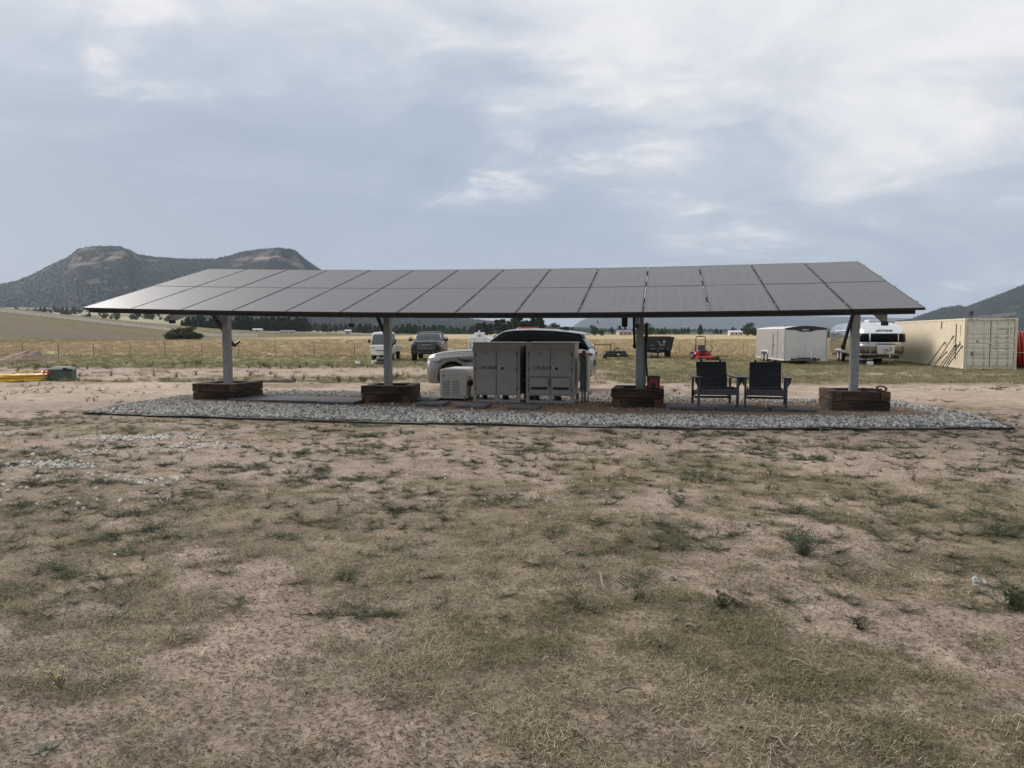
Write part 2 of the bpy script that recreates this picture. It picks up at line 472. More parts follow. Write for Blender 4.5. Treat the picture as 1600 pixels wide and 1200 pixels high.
def rgb_ground(x, y):
    c = cover(x, y)[..., None]
    a = fbm(x+9, y+3, 6, 3)[..., None]; f = fbm(x-9, y+33, .4, 3)[..., None]
    dirt = np.array([.372, .300, .238])*(.86+.28*a)*(.86+.28*f)
    road = ((smooth(16, 18.5, y)*(1-smooth(24, 28, y)))[..., None])
    dirt = dirt*(1+road*.14)
    lit = np.array([.275, .224, .155])*(.75+.5*f)
    grn = np.array([.150, .150, .072])*(.8+.4*a)
    lit = lit*(1-smooth(24, 34, y)[..., None]) + (grn*.9+.02)*smooth(24, 34, y)[..., None]
    col = dirt*(1-c)+lit*c
    # green grass then golden hay field
    g1 = smooth(34, 46, y+fbm(x, y, 14, 2)*8-4)[..., None]
    f3 = fbm(x*.25, y, 3.0, 3)[..., None]
    col = col*(1-g1)+(np.array([.245, .215, .110])*(.75+.5*f3))*g1
    g2 = smooth(52, 66, y+fbm(x*.4, y, 16, 2)*16-8)[..., None]
    f4 = fbm(x*.12, y, 9, 4)[..., None]; f5 = fbm(x*.06, y*.5, 30, 3)[..., None]
    gold = np.array([.41, .322, .19])*(.68+.64*f4)
    gold = gold*(1-.35*smooth(.5, .75, f5))+np.array([.27, .25, .13])*.35*smooth(.5, .75, f5)
    col = col*(1-g2)+gold*g2
    # hill grazing land, grey-brown band
    hl = (smooth(-60, -115, x-(y-150)*.0)*smooth(110, 160, y))[..., None]
    hc = np.array([.135, .110, .050])*(.6+.8*fbm(x*.2, y, 22, 4)[..., None])
    bnd = (smooth(190, 215, y+fbm(x, y, 60, 2)*40-20)*(1-smooth(250, 275, y)))[..., None]
    hc = hc*(1-bnd*.45)+np.array([.085, .065, .060])*bnd*.45
    col = col*(1-hl)+hc*hl
    # far country: pale grassland with dark woods
    fr = smooth(650, 900, y)[..., None]
    wood = smooth(.50, .56, fbm(x, y*.5, 420, 4))[..., None]
    fc = np.array([.30, .27, .18])*(.8+.4*fbm(x, y, 200, 3)[..., None])
    az = (x/np.maximum(y, 1))
    fc = fc*(1-wood)+np.array([.035, .05, .03])*wood
    dk = smooth(-.46, -.38, az)[..., None]*smooth(900, 1100, y)[..., None]
    fc = fc*(1-dk*.85)+np.array([.04, .055, .034])*dk*.85
    return col*(1-fr)+fc*fr

def ground_material():
    m = bpy.data.materials.new('ground_earth_and_grass'); m.use_nodes = True
    t = m.node_tree; b = t.nodes['Principled BSDF']; b.inputs['Roughness'].default_value = .95; b.inputs['Specular IOR Level'].default_value = .15
    at = t.nodes.new('ShaderNodeAttribute'); at.attribute_name = 'albedo'
    g = t.nodes.new('ShaderNodeTexCoord').outputs['Object']
    n1 = noise(g, 3.5, 8, .68, t); n2 = noise(g, 38, 6, .7, t); n3 = noise(g, .35, 4, .6, t)
    c = mix(1.0, at.outputs['Color'], ramp(n1, [(.3, .70), (.7, 1.28)], t), t, 'MULTIPLY')
    c = mix(1.0, c, ramp(n2, [(.28, .45), (.5, 1.0), (.72, 1.42)], t), t, 'MULTIPLY')
    c = mix(1.0, c, ramp(n3, [(.3, .9), (.7, 1.1)], t), t, 'MULTIPLY')
    # scattered grit
    vo = t.nodes.new('ShaderNodeTexVoronoi'); vo.inputs['Scale'].default_value = 26; t.links.new(g, vo.inputs['Vector'])
    grit = ramp(vo.outputs['Distance'], [(0.0, 1.0), (.10, 1.0), (.16, 0.0)], t)
    c = mix(mathn('MULTIPLY', grit, .22, tree=t), c, (.40, .34, .28), t)
    t.links.new(c, b.inputs['Base Color'])
    bn = t.nodes.new('ShaderNodeBump'); bn.inputs['Strength'].default_value = 1.0; bn.inputs['Distance'].default_value = .05
    hsum = mathn('ADD', mathn('MULTIPLY', n1, 1.0, tree=t), mathn('MULTIPLY', n2, .55, tree=t), tree=t)
    t.links.new(hsum, bn.inputs['Height']); t.links.new(bn.outputs[0], b.inputs['Normal'])
    return m
M['ground'] = ground_material()

def grid_mesh(name, Xg, Yg, Zg, cols, material, closed=False):
    nr, nc = Xg.shape
    co = np.stack([Xg, Yg, Zg], -1).reshape(-1, 3)
    i, j = np.meshgrid(np.arange(nr-1), np.arange(nc if closed else nc-1), indexing='ij')
    j2 = (j+1) % nc
    f = np.stack([i*nc+j, i*nc+j2, (i+1)*nc+j2, (i+1)*nc+j], -1).reshape(-1, 4)
    me = bpy.data.meshes.new(name)
    me.vertices.add(len(co)); me.vertices.foreach_set('co', co.ravel())
    me.loops.add(f.size); me.loops.foreach_set('vertex_index', f.ravel().astype(np.int32))
    me.polygons.add(len(f)); me.polygons.foreach_set('loop_start', np.arange(0, f.size, 4, dtype=np.int32))
    me.polygons.foreach_set('loop_total', np.full(len(f), 4, np.int32))
    me.polygons.foreach_set('use_smooth', np.ones(len(f), bool))
    me.update(calc_edges=True); me.validate()
    if cols is not None:
        a = me.attributes.new('albedo', 'FLOAT_COLOR', 'POINT')
        cc = np.ones((len(co), 4)); cc[:, :3] = cols.reshape(-1, 3)
        a.data.foreach_set('color', cc.ravel())
    me.materials.append(material)
    o = bpy.data.objects.new(name, me); COL.objects.link(o)
    return o

# ground: polar sheet, fine in front of the camera
rad = np.concatenate([[0.05, .8], 1.6*1.0265**np.arange(0, 350)])
rad = rad[rad < 15500]
th_front = np.radians(np.linspace(-46, 46, 560)); th_back = np.radians(np.linspace(46, 314, 90))[1:-1]
th = np.concatenate([th_front, th_back])
RR, TH = np.meshgrid(rad, th, indexing='ij')
GX = RR*np.sin(TH); GY = RR*np.cos(TH)
# orient faces up: reverse angular order
GX = GX[:, ::-1]; GY = GY[:, ::-1]
GZ = H(GX, GY)
ground = grid_mesh('ground', GX, GY, GZ, np.clip(rgb_ground(GX, GY), 0, 1), M['ground'], closed=True)
tag(ground, kind='structure')

# ---- mesas
def mesa_material():
    m = bpy.data.materials.new('wooded_mesa'); m.use_nodes = True
    t = m.node_tree; b = t.nodes['Principled BSDF']; b.inputs['Roughness'].default_value = .95; b.inputs['Specular IOR Level'].default_value = .1
    at = t.nodes.new('ShaderNodeAttribute'); at.attribute_name = 'albedo'
    g = t.nodes.new('ShaderNodeTexCoord').outputs['Object']
    n1 = noise(g, .02, 7, .7, t)
    c = mix(1.0, at.outputs['Color'], ramp(n1, [(.3, .6), (.7, 1.35)], t), t, 'MULTIPLY')
    t.links.new(c, b.inputs['Base Color'])
    bn = t.nodes.new('ShaderNodeBump'); bn.inputs['Strength'].default_value = 1; bn.inputs['Distance'].default_value = 12
    t.links.new(n1, bn.inputs['Height']); t.links.new(bn.outputs[0], b.inputs['Normal'])
    return m
M['mesa'] = mesa_material()
def mesa(name, sky_px, y0, yf, caps, nx, forest=True, yback=1.35):
    xs = np.array([p[0] for p in sky_px], float); ys = np.array([p[1] for p in sky_px], float)
    az = np.linspace((xs[0]-800)/FOC, (xs[-1]-800)/FOC, nx)
    ang = np.interp(az, (xs-800)/FOC, (520-ys)/FOC)
    tt = np.concatenate([np.linspace(0, 1, 90), np.linspace(1.02, yback, 16)])
    T, A_ = np.meshgrid(tt, az, indexing='ij')
    ANG = np.interp(A_, az, ang)
    Y = yf+(y0-yf)*np.minimum(T, 1)+(y0*(T-1))*(T > 1)
    X = A_*Y
    top = ANG*y0+EYE
    cap = np.zeros_like(A_)
    for a, b in caps:
        a_ = (a-800)/FOC; b_ = (b-800)/FOC
        cap = np.maximum(cap, smooth(a_-.012, a_+.012, A_)*(1-smooth(b_-.012, b_+.012, A_)))
    wob = (fbm(X, Y*0, 260, 3)-.5)*.16
    t_ = np.clip(T, 0, 1)
    soft = t_**1.25*(1-cap) + cap*np.interp(np.clip(t_+wob*(t_ < .98), 0, 1), [0, .70, .80, .85, .90, .93, 1], [0, .68, .83, .93, .955, .985, 1])
    spur = (fbm(X, Y*.35, 420, 4)-.5)*.5*np.sin(np.pi*t_)
    base = plain_rise(X, Y)*0
    Z = base+(top-base)*np.clip(soft*(1+spur*(1-t_*.6)), 0, 1.0)
    Z = np.where(T > 1, top*(1-(T-1)/(yback-1)*.9)-1, Z)
    Z = np.where(T <= 0.001, -25, Z)
    # colours
    fc = np.array([.014, .023, .019]); rock = np.array([.42, .32, .265]); clr = np.array([.22, .20, .14])
    n = fbm(X, Y, 210, 4); n2 = fbm(X+900, Y, 70, 3)
    col = np.ones(X.shape+(3,))*fc*(.7+.6*n2[..., None])
    q = smooth(.62, .70, n*.6+n2*.4)[..., None]*.35
    col = col*(1-q)+clr*q
    strat = .5+.5*np.sin(Z*.16+fbm(X, Y, 300, 2)*6)
    rk = (cap*smooth(.735, .755, t_+wob)*(1-smooth(.815, .845, t_+wob))*smooth(.42, .50, n2*.5+fbm(X+50, Y*.3, 55, 3)*.5)*(.35+.65*strat))[..., None]
    rk = np.clip(rk, 0, 1)*.55
    col = col*(1-rk)+rock*(.75+.5*n[..., None])*rk
    o = grid_mesh(name, X, Y, Z, np.clip(col, 0, 1), M['mesa'])
    tag(o, kind='structure')
    return X, Y, Z, rk[..., 0], q[..., 0]
left_sky = [(-700,470),(-400,452),(-150,448),(0,446),(30,440),(60,428),(90,413),(118,401),(128,394),(150,389.5),(180,388.5),(205,391),(222,399),(250,403),(300,406),(340,406),(358,402),(380,396),(410,391.5),(440,390.5),(465,396),(480,406),(500,420),(560,448),(640,478),(700,492),(745,500),(800,505),(870,511),(960,516),(1100,521)]
right_sky = [(1330,512),(1380,505),(1420,499),(1440,491.5),(1470,481),(1495,478),(1505,480),(1520,474),(1545,465),(1570,455),(1600,443),(1650,424),(1720,408),(1850,404),(2000,430),(2300,480)]
far_sky = [(850,521),(888,514),(898,508),(908,501),(918,496.5),(935,491),(960,485),(1040,481),(1120,484),(1180,489),(1240,493.5),(1300,495),(1345,495.5),(1400,497),(1470,499),(1600,503),(1800,515)]
mL = mesa('mesa_hill', left_sky, 4200, 2350, [(112,212),(372,478)], 520)
mR = mesa('mountain_hill', right_sky, 3600, 2300, [(1700,1900)], 260)
mF = mesa('far_mountain', far_sky, 12000, 8800, [], 160)

# ------------------------------------------------------------------ scatter by geometry nodes
def hidden_src(name, mb_or_mesh, mats=None):
    me = mb_or_mesh if isinstance(mb_or_mesh, bpy.types.Mesh) else mb_or_mesh.mesh(name, mats, clean=False)
    return bpy.data.objects.new(name, me)       # not linked to any collection: only a source for instances
def scatter(name, pts, rots, scls, srcs, label=None, idx=None, parent=None, cat=None):
    me = bpy.data.meshes.new(name)
    pts = np.asarray(pts, np.float32); n = len(pts)
    me.vertices.add(n); me.vertices.foreach_set('co', pts.ravel())
    a = me.attributes.new('rot', 'FLOAT_VECTOR', 'POINT'); a.data.foreach_set('vector', np.asarray(rots, np.float32).ravel())
    a = me.attributes.new('scl', 'FLOAT_VECTOR', 'POINT')
    sc_ = np.asarray(scls, np.float32)
    if sc_.ndim == 1: sc_ = np.repeat(sc_[:, None], 3, 1)
    a.data.foreach_set('vector', sc_.ravel())
    a = me.attributes.new('idx', 'INT', 'POINT'); a.data.foreach_set('value', (rng.integers(0, len(srcs), n) if idx is None else idx).astype(np.int32))
    o = bpy.data.objects.new(name, me); link(o, parent)
    ng = bpy.data.node_groups.new(name+'_nodes', 'GeometryNodeTree')
    ng.interface.new_socket('Geometry', in_out='INPUT', socket_type='NodeSocketGeometry')
    ng.interface.new_socket('Geometry', in_out='OUTPUT', socket_type='NodeSocketGeometry')
    gi = ng.nodes.new('NodeGroupInput'); go = ng.nodes.new('NodeGroupOutput')
    jn = ng.nodes.new('GeometryNodeJoinGeometry')
    for s_ in reversed(srcs):
        oi = ng.nodes.new('GeometryNodeObjectInfo'); oi.inputs['Object'].default_value = s_
        oi.inputs['As Instance'].default_value = True
        ng.links.new(oi.outputs['Geometry'], jn.inputs[0])
    mp_ = ng.nodes.new('GeometryNodeMeshToPoints'); ng.links.new(gi.outputs[0], mp_.inputs['Mesh'])
    ip = ng.nodes.new('GeometryNodeInstanceOnPoints')
    ng.links.new(mp_.outputs[0], ip.inputs['Points']); ng.links.new(jn.outputs[0], ip.inputs['Instance'])
    ip.inputs['Pick Instance'].default_value = True
    def na(nm, dt_):
        q = ng.nodes.new('GeometryNodeInputNamedAttribute'); q.data_type = dt_; q.inputs['Name'].default_value = nm
        return q.outputs['Attribute']
    ng.links.new(na('idx', 'INT'), ip.inputs['Instance Index'])
    e2r = ng.nodes.new('FunctionNodeEulerToRotation'); ng.links.new(na('rot', 'FLOAT_VECTOR'), e2r.inputs[0]); ng.links.new(e2r.outputs[0], ip.inputs['Rotation'])
    ng.links.new(na('scl', 'FLOAT_VECTOR'), ip.inputs['Scale'])
    ng.links.new(ip.outputs[0], go.inputs[0])
    md = o.modifiers.new('scatter', 'NODES'); md.node_group = ng
    tag(o, label, cat, kind='stuff')
    return o
def leafmat(name, c1, c2, rough=.8, trans=0.0):
    m = bpy.data.materials.new(name); m.use_nodes = True
    t = m.node_tree; b = t.nodes['Principled BSDF']; b.inputs['Roughness'].default_value = rough; b.inputs['Specular IOR Level'].default_value = .2
    oi = t.nodes.new('ShaderNodeObjectInfo'); g = t.nodes.new('ShaderNodeNewGeometry')
    f = mathn('FRACT', mathn('ADD', oi.outputs['Random'], mathn('MULTIPLY', g.outputs['Random Per Island'], .9, tree=t), tree=t), tree=t)
    t.links.new(mix(f, c1, c2, t), b.inputs['Base Color'])
    M[name] = m
    return m
leafmat('straw', (.44,.37,.26), (.22,.18,.12))
leafmat('straw_pale', (.60,.52,.39), (.34,.29,.21))
leafmat('olive', (.105,.105,.050), (.225,.200,.115))
leafmat('weed', (.048,.062,.034), (.105,.112,.062))
leafmat('weed_grey', (.115,.13,.09), (.17,.18,.13))
leafmat('gold', (.45,.36,.215), (.31,.25,.14))
leafmat('fieldgreen', (.16,.155,.065), (.27,.235,.115))
leafmat('petal', (.75,.73,.68), (.8,.78,.74))
leafmat('yellowpetal', (.7,.5,.05), (.75,.55,.08))
leafmat('farpine', (.016,.026,.017), (.030,.040,.024))
leafmat('pineleaf', (.028,.044,.022), (.060,.078,.038))
leafmat('leafgreen', (.050,.070,.030), (.10,.12,.055))

def blade(mb, x, y, ang, ln, wd, bend, lean, mi=0, z0=0.0, segs=2):
    dx, dy = math.cos(ang), math.sin(ang); px_, py_ = -dy*wd/2, dx*wd/2
    vs = []; a = lean; cx_, cy_, cz = x, y, z0
    st = ln/segs
    for k in range(segs):
        wk = 1-k/segs*.5
        vs += [(cx_-px_*wk, cy_-py_*wk, cz), (cx_+px_*wk, cy_+py_*wk, cz)]
        cx_ += dx*math.cos(a)*st; cy_ += dy*math.cos(a)*st; cz = max(0.002, cz+math.sin(a)*st); a -= bend
    vs.append((cx_, cy_, cz)); b = len(mb.v)
    mb.v += vs
    for k in range(segs-1): mb.f.append((b+2*k, b+2*k+1, b+2*k+3, b+2*k+2)); mb.m.append(mi); mb.sm.append(False)
    k = segs-1; mb.f.append((b+2*k, b+2*k+1, b+2*k+2)); mb.m.append(mi); mb.sm.append(False)
def clump(n, rad_, ln, wd, lean=(.1, .9), bend=(.1, .9), mats=(0,), wts=None):
    mb = MB()
    for _ in range(n):
        r_ = rad_*math.sqrt(random.random()); t_ = random.random()*6.283
        blade(mb, r_*math.cos(t_), r_*math.sin(t_), random.random()*6.283, random.uniform(*ln), random.uniform(*wd), random.uniform(*bend), random.uniform(*lean), random.choices(mats, wts)[0])
    return mb
def weedplant(n, h, leaf=.03, mats=0, lo=.35, hi=1.4):
    mb = MB()
    for _ in range(n):
        a = random.random()*6.283; ln = h*random.uniform(.5, 1); lean = random.uniform(lo, hi)
        p = Vector((0, 0, 0)); d = Vector((math.cos(a)*math.cos(lean), math.sin(a)*math.cos(lean), math.sin(lean)))
        k = max(3, int(ln/leaf*1.3)); side = Vector((-math.sin(a), math.cos(a), 0))
        mb.tube([p, p+d*ln], [.0018, .001], 3, 0, False, False)
        for i in range(1, k+1):
            q = p+d*ln*i/k; la = leaf*random.uniform(.7, 1.3)
            sd = (side*(1 if i % 2 else -1)+d*random.uniform(.1, .9)+Vector((0, 0, random.uniform(-.3, .4)))).normalized()
            wv = d.cross(sd).normalized()*la*.05+d*la*.22
            mb.add([q, q+sd*la*.5+wv, q+sd*la, q+sd*la*.5-wv], [(0, 1, 2, 3)], 0)
    return mb

GR = []
for i in range(4): GR.append(hidden_src('dry_clump', clump(95, .11, (.02, .075), (.0016, .0036), (.05, .8), (.1, .9), (0, 1, 2), (5, 2.2, 5)), [M['straw'], M['straw_pale'], M['olive']]))
for i in range(2): GR.append(hidden_src('olive_clump', clump(110, .10, (.015, .055), (.0018, .0038), (.1, .9), (.1, .8), (0, 2), (2, 7)), [M['straw'], M['straw_pale'], M['olive']]))
def pts_in_view(n, y0, y1, pow_=1.0, margin=.80):
    u = rng.random(n); y = y0+(y1-y0)*u**pow_
    x = (rng.random(n)*2-1)*(y*margin+.6)
    return x, y
def do_scatter(name, x, y, smin, smax, srcs, label, zoff=0.0, idx=None, tilt=.15):
    z = H(x, y)+zoff
    n = len(x)
    rots = np.stack([rng.normal(0, tilt, n), rng.normal(0, tilt, n), rng.random(n)*6.283], 1)
    return scatter(name, np.stack([x, y, z], 1), rots, rng.uniform(smin, smax, n), srcs, label, idx)
# matted dry grass of the foreground
x, y = pts_in_view(26000, 2.3, 16.0, 1.25)
c = cover(x, y); patch = fbm(x, y, .45, 3)
keep = (rng.random(len(x)) < np.clip(c*1.15+.015, 0, 1)*(.15+1.3*smooth(.40, .58, patch))) & (bed_mask(x, y) < .5)
x, y = x[keep], y[keep]
gi = np.where(fbm(x+7, y-3, .9, 3) > .56, rng.integers(4, 6, len(x)), rng.integers(0, 4, len(x)))
do_scatter('dry_grass', x, y, .45, 1.15, GR, 'short matted dry grass over the foreground dirt', idx=gi)
# greener low grass further on, both sides of the dirt road
FG = [hidden_src('field_clump', clump(60, .28, (.06, .20), (.006, .012), (.5, 1.3), (.1, .5), (0, 1), (3, 2)), [M['fieldgreen'], M['straw']]) for _ in range(3)]
x, y = pts_in_view(15000, 25, 62, 1.1)
c = cover(x, y); keep = rng.random(len(x)) < np.clip(c*.9+.02, 0, 1)
x, y = x[keep], y[keep]
do_scatter('green_grass', x, y, .5, 1.0, FG, 'short yellow-green grass between the dirt road and the hay field')
HG = [hidden_src('hay_clump', clump(46, .6, (.14, .34), (.012, .028), (.7, 1.4), (.05, .4), (0,)), [M['gold']]) for _ in range(3)]
x, y = pts_in_view(16000, 54, 210, 1.3)
keep = rng.random(len(x)) < smooth(50, 68, y+fbm(x*.4, y, 16, 2)*16-8)
x, y = x[keep], y[keep]
do_scatter('hay_grass', x, y, .6, 1.2, HG, 'tall golden hay grass of the far field')
# weeds
def clustered(nc, per, y0, y1, spread, margin=.76, pw=1.0):
    cx_, cy_ = pts_in_view(nc, y0, y1, pw, margin)
    k = rng.integers(per[0], per[1], nc)
    X = np.repeat(cx_, k)+rng.normal(0, 1, k.sum())*spread*1.6; Y = np.repeat(cy_, k)+rng.normal(0, 1, k.sum())*spread
    return X, Y
WD = [hidden_src('weed_mat', weedplant(26, .20, .020, lo=.02, hi=.38), [M['weed']]) for _ in range(2)] + [hidden_src('weed_mat_small', weedplant(18, .12, .015, lo=.03, hi=.6), [M['weed']]), hidden_src('weed_low', weedplant(14, .11, .018, lo=.1, hi=1.0), [M['weed']]), hidden_src('weed_grey', weedplant(18, .10, .016, lo=.1, hi=.9), [M['weed_grey']]), hidden_src('weed_tuft', clump(60, .07, (.03, .12), (.002, .004), (.1, 1.2), (.1, .6)), [M['olive']]), hidden_src('weed_spike', weedplant(7, .16, .022, lo=.7, hi=1.5), [M['weed']])]
x, y = clustered(170, (3, 14), 5.4, 13.8, .11)
x2, y2 = pts_in_view(2300, 4.0, 15, .9)
x = np.concatenate([x, x2]); y = np.concatenate([y, y2])
keep = (bed_mask(x, y) < .5) & (y < 16); x, y = x[keep], y[keep]
wi = rng.choice(7, len(x), p=[.24, .22, .20, .10, .06, .13, .05])
do_scatter('weeds', x, y, .22, .95, WD, 'low flattened dark weeds in patches on the bare dirt', idx=wi)
BW = [hidden_src('weed_tall', weedplant(26, .40, .045), [M['weed']]), hidden_src('weed_tall_grey', weedplant(22, .40, .04), [M['weed_grey']]), hidden_src('weed_spread', weedplant(30, .45, .04, lo=.05, hi=.6), [M['weed']]), hidden_src('olive_mat', clump(120, .35, (.06, .22), (.006, .012), (.2, 1.2), (.1, .5)), [M['olive']])]
x, y = clustered(150, (2, 10), 25.2, 44, .5)
keep = (y < 30.5) | (y > 35) | (rng.random(len(x)) < .35); x, y = x[keep], y[keep]
keep = (x < -2+rng.random(len(x))*4); x, y = x[keep], y[keep]
do_scatter('tall_weeds', x, y, .35, .95, BW, 'grey-green weeds along the dirt behind the canopy')
lt = MB()
for _ in range(14):
    a = random.random()*6.28; q = Vector((random.gauss(0,.05), random.gauss(0,.05), .004)); l_ = random.uniform(.006,.022); d = Vector((math.cos(a), math.sin(a), random.uniform(-.1,.25)))*l_; sd = Vector((-math.sin(a), math.cos(a), 0))*random.uniform(.0012,.003)
    lt.add([q-sd, q+sd, q+d+sd*.5, q+d-sd*.5], [(0,1,2,3)])
leafmat('litter', (.045,.035,.025), (.13,.10,.07))
x, y = pts_in_view(14000, 2.4, 12, 1.15); k = bed_mask(x, y) < .5; x, y = x[k], y[k]
do_scatter('plant_litter', x, y, .7, 1.7, [hidden_src('litter', lt, [M['litter']])], 'dark broken stalks and leaf litter over the foreground')
x, y = clustered(70, (2, 12), 16.5, 25, .3); keep = bed_mask(x, y) < .5; x, y = x[keep], y[keep]
do_scatter('road_weeds', x, y, .3, 1.1, WD, 'sparse weeds along the dirt track beside the gravel')
# tiny pale flowers
fl = MB(); fl.add([(-.006,0,.05),(0,-.006,.052),(.006,0,.05),(0,.006,.052)], [(0,1,2,3)]); fl.add([(-.006,0,.045),(0,0,.057),(.006,0,.045)], [(0,1,2)]); fl.add([(-.0008,0,0),(.0008,0,0),(0,0,.05)], [(0,1,2)])
x, y = clustered(60, (2, 8), 5, 13, .15)
keep = bed_mask(x, y) < .5; x, y = x[keep], y[keep]
do_scatter('white_flowers', x, y, .8, 1.8, [hidden_src('flower', fl, [M['petal']])], 'tiny white wildflowers among the weeds')

# ------------------------------------------------------------------ gravel bed
def rock_src(r, flat, mt, seed):
    bm = bmesh.new(); bmesh.ops.create_icosphere(bm, subdivisions=1, radius=r)
    rr = random.Random(seed)
    for v in bm.verts:
        v.co *= rr.uniform(.75, 1.2); v.co.z *= flat
    me = bpy.data.meshes.new('rock'); bm.to_mesh(me); bm.free(); me.materials.append(mt)
    return bpy.data.objects.new('rock', me)
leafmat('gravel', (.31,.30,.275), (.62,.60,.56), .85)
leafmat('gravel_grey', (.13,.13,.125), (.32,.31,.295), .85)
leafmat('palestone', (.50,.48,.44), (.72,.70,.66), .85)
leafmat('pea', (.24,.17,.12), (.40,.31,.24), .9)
RK = [rock_src(.027, .75, M['gravel'], k) for k in range(4)]+[rock_src(.025, .8, M['gravel_grey'], 9), rock_src(.026, .7, M['gravel_grey'], 10)]
bedtop = .03
bm_ = MB()
bv = [AW(s_, t_, bedtop) for s_, t_ in BED]
ctr = AW(9, 2, bedtop)
bv = [(p[0], p[1], Hs(p[0], p[1])*0+np.interp(p[1], [16,24,38], [0,-.12,-.25])+bedtop) for p in bv]
cz = [(*AW(s_, 2.3)[:2],) for s_ in (1.0, 17.0)]
gm = mat('gravel_bed_base', (.22,.215,.20), .95, 0, .35, 30, 1, 60)
# tessellated bed surface following the slope
ss = np.linspace(-.1, 17.8, 120); ts_ = np.linspace(-1.2, 5.8, 56)
verts = []; vid = {}
faces = []
def bz(x, y): return float(np.interp(y, [16, 24, 38], [0, -.12, -.25]))
for i in range(len(ss)-1):
    for j in range(len(ts_)-1):
        if in_poly(np.array([(ss[i]+ss[i+1])/2]), np.array([(ts_[j]+ts_[j+1])/2]), BED)[0]:
            q = []
            for a, b in ((i,j),(i+1,j),(i+1,j+1),(i,j+1)):
                if (a, b) not in vid:
                    p = AW(ss[a], ts_[b]); vid[(a, b)] = len(verts); verts.append((p[0], p[1], bz(p[0], p[1])+bedtop))
                q.append(vid[(a, b)])
            faces.append(tuple(q))
mb = MB(); mb.add(verts, faces, 0, True)
bed = mb.build('gravel_path', gm); tag(bed, kind='structure')
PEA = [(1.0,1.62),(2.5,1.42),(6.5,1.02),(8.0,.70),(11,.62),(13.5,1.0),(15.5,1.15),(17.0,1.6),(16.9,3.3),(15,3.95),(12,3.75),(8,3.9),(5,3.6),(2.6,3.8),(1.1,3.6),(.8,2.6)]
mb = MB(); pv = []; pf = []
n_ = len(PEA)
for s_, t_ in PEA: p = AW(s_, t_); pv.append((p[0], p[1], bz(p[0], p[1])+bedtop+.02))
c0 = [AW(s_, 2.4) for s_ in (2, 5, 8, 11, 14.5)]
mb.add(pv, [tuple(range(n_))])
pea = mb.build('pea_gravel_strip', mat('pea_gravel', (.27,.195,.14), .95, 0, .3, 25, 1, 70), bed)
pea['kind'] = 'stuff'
# loose stones
u = rng.random((52000, 2)); s_ = -.1+u[:, 0]*17.95; t_ = -1.25+u[:, 1]*7.1
bcx, bct = 9.0, 2.2
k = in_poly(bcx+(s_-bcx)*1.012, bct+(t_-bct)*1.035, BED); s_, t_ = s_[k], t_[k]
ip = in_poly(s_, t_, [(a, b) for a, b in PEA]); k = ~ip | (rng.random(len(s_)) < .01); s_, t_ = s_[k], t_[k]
x = A0[0]+s_*AC+t_*AS; y = A0[1]-s_*AS+t_*AC
z = np.interp(y, [16, 24, 38], [0, -.12, -.25])+bedtop+rng.random(len(x))*.035
rot = rng.random((len(x), 3))*6.28
scatter('gravel', np.stack([x, y, z], 1), rot, rng.uniform(.6, 1.35, len(x)), RK, 'loose pale grey river gravel around the canopy')
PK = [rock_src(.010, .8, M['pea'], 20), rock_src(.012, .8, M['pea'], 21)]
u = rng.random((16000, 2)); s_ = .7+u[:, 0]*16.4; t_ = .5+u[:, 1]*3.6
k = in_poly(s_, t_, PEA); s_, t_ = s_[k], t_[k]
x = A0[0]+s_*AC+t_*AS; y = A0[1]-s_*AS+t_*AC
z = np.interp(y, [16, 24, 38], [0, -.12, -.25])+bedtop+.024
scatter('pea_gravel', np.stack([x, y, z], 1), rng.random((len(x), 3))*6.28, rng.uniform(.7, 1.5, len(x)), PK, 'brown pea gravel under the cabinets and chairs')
# edging
ed = []
for a, b in zip(BED, BED[1:]+BED[:1]):
    for k in range(6):
        f = k/6; s_, t_ = a[0]+(b[0]-a[0])*f, a[1]+(b[1]-a[1])*f
        t_ += .02*math.sin(s_*3.1); p = AW(s_, t_); ed.append((p[0], p[1], bz(p[0], p[1])+.022+.010*math.sin(s_*2.3)+.006*math.sin(s_*6.1)))
mb = MB()
for a, b in zip(ed, ed[1:]+ed[:1]): mb.bar(a, b, .008, .03)
mb.build('edging', M['rubber'], bed)
# scattered pale stones on the left foreground
sx = []; sy = []
for px, py, n, sp in ((205,686,150,.42),(255,684,90,.45),(95,728,80,.35),(60,724,60,.35),(240,752,35,.25),(130,745,30,.5),(30,765,20,.5),(100,787,16,.5),(330,700,35,.4),(290,696,40,.4),(170,706,30,.5)):
    g = G(px, py); sx += list(g[0]+rng.normal(0, sp, n)); sy += list(g[1]+rng.normal(0, sp*.35, n))
sx = np.array(sx); sy = np.array(sy)
do_scatter('loose_stones', sx, sy, .3, 1.15, [rock_src(.027, .7, M['palestone'], 50+k) for k in range(4)], 'scattered pale stones on the dirt left of the canopy', zoff=.012, tilt=1.5)
x, y = pts_in_view(6000, 2.5, 16, 1.2); k = bed_mask(x, y) < .5; x, y = x[k], y[k]
do_scatter('pebbles', x, y, .25, 1.2, [rock_src(.008, .8, M['pea'], 31), rock_src(.011, .7, M['pea'], 33)], 'small pebbles and earth crumbs on the dirt', tilt=1.0)
x, y = clustered(60, (4, 16), 19, 44, .8); k = (bed_mask(x, y) < .5) & (x < 6); x, y = x[k], y[k]
do_scatter('earth_clods', x, y, .25, 1.2, [rock_src(.035, .7, M['clod'], 41), rock_src(.04, .7, M['pea'], 43)], 'earth clods and stones along the dirt road', tilt=1.0)

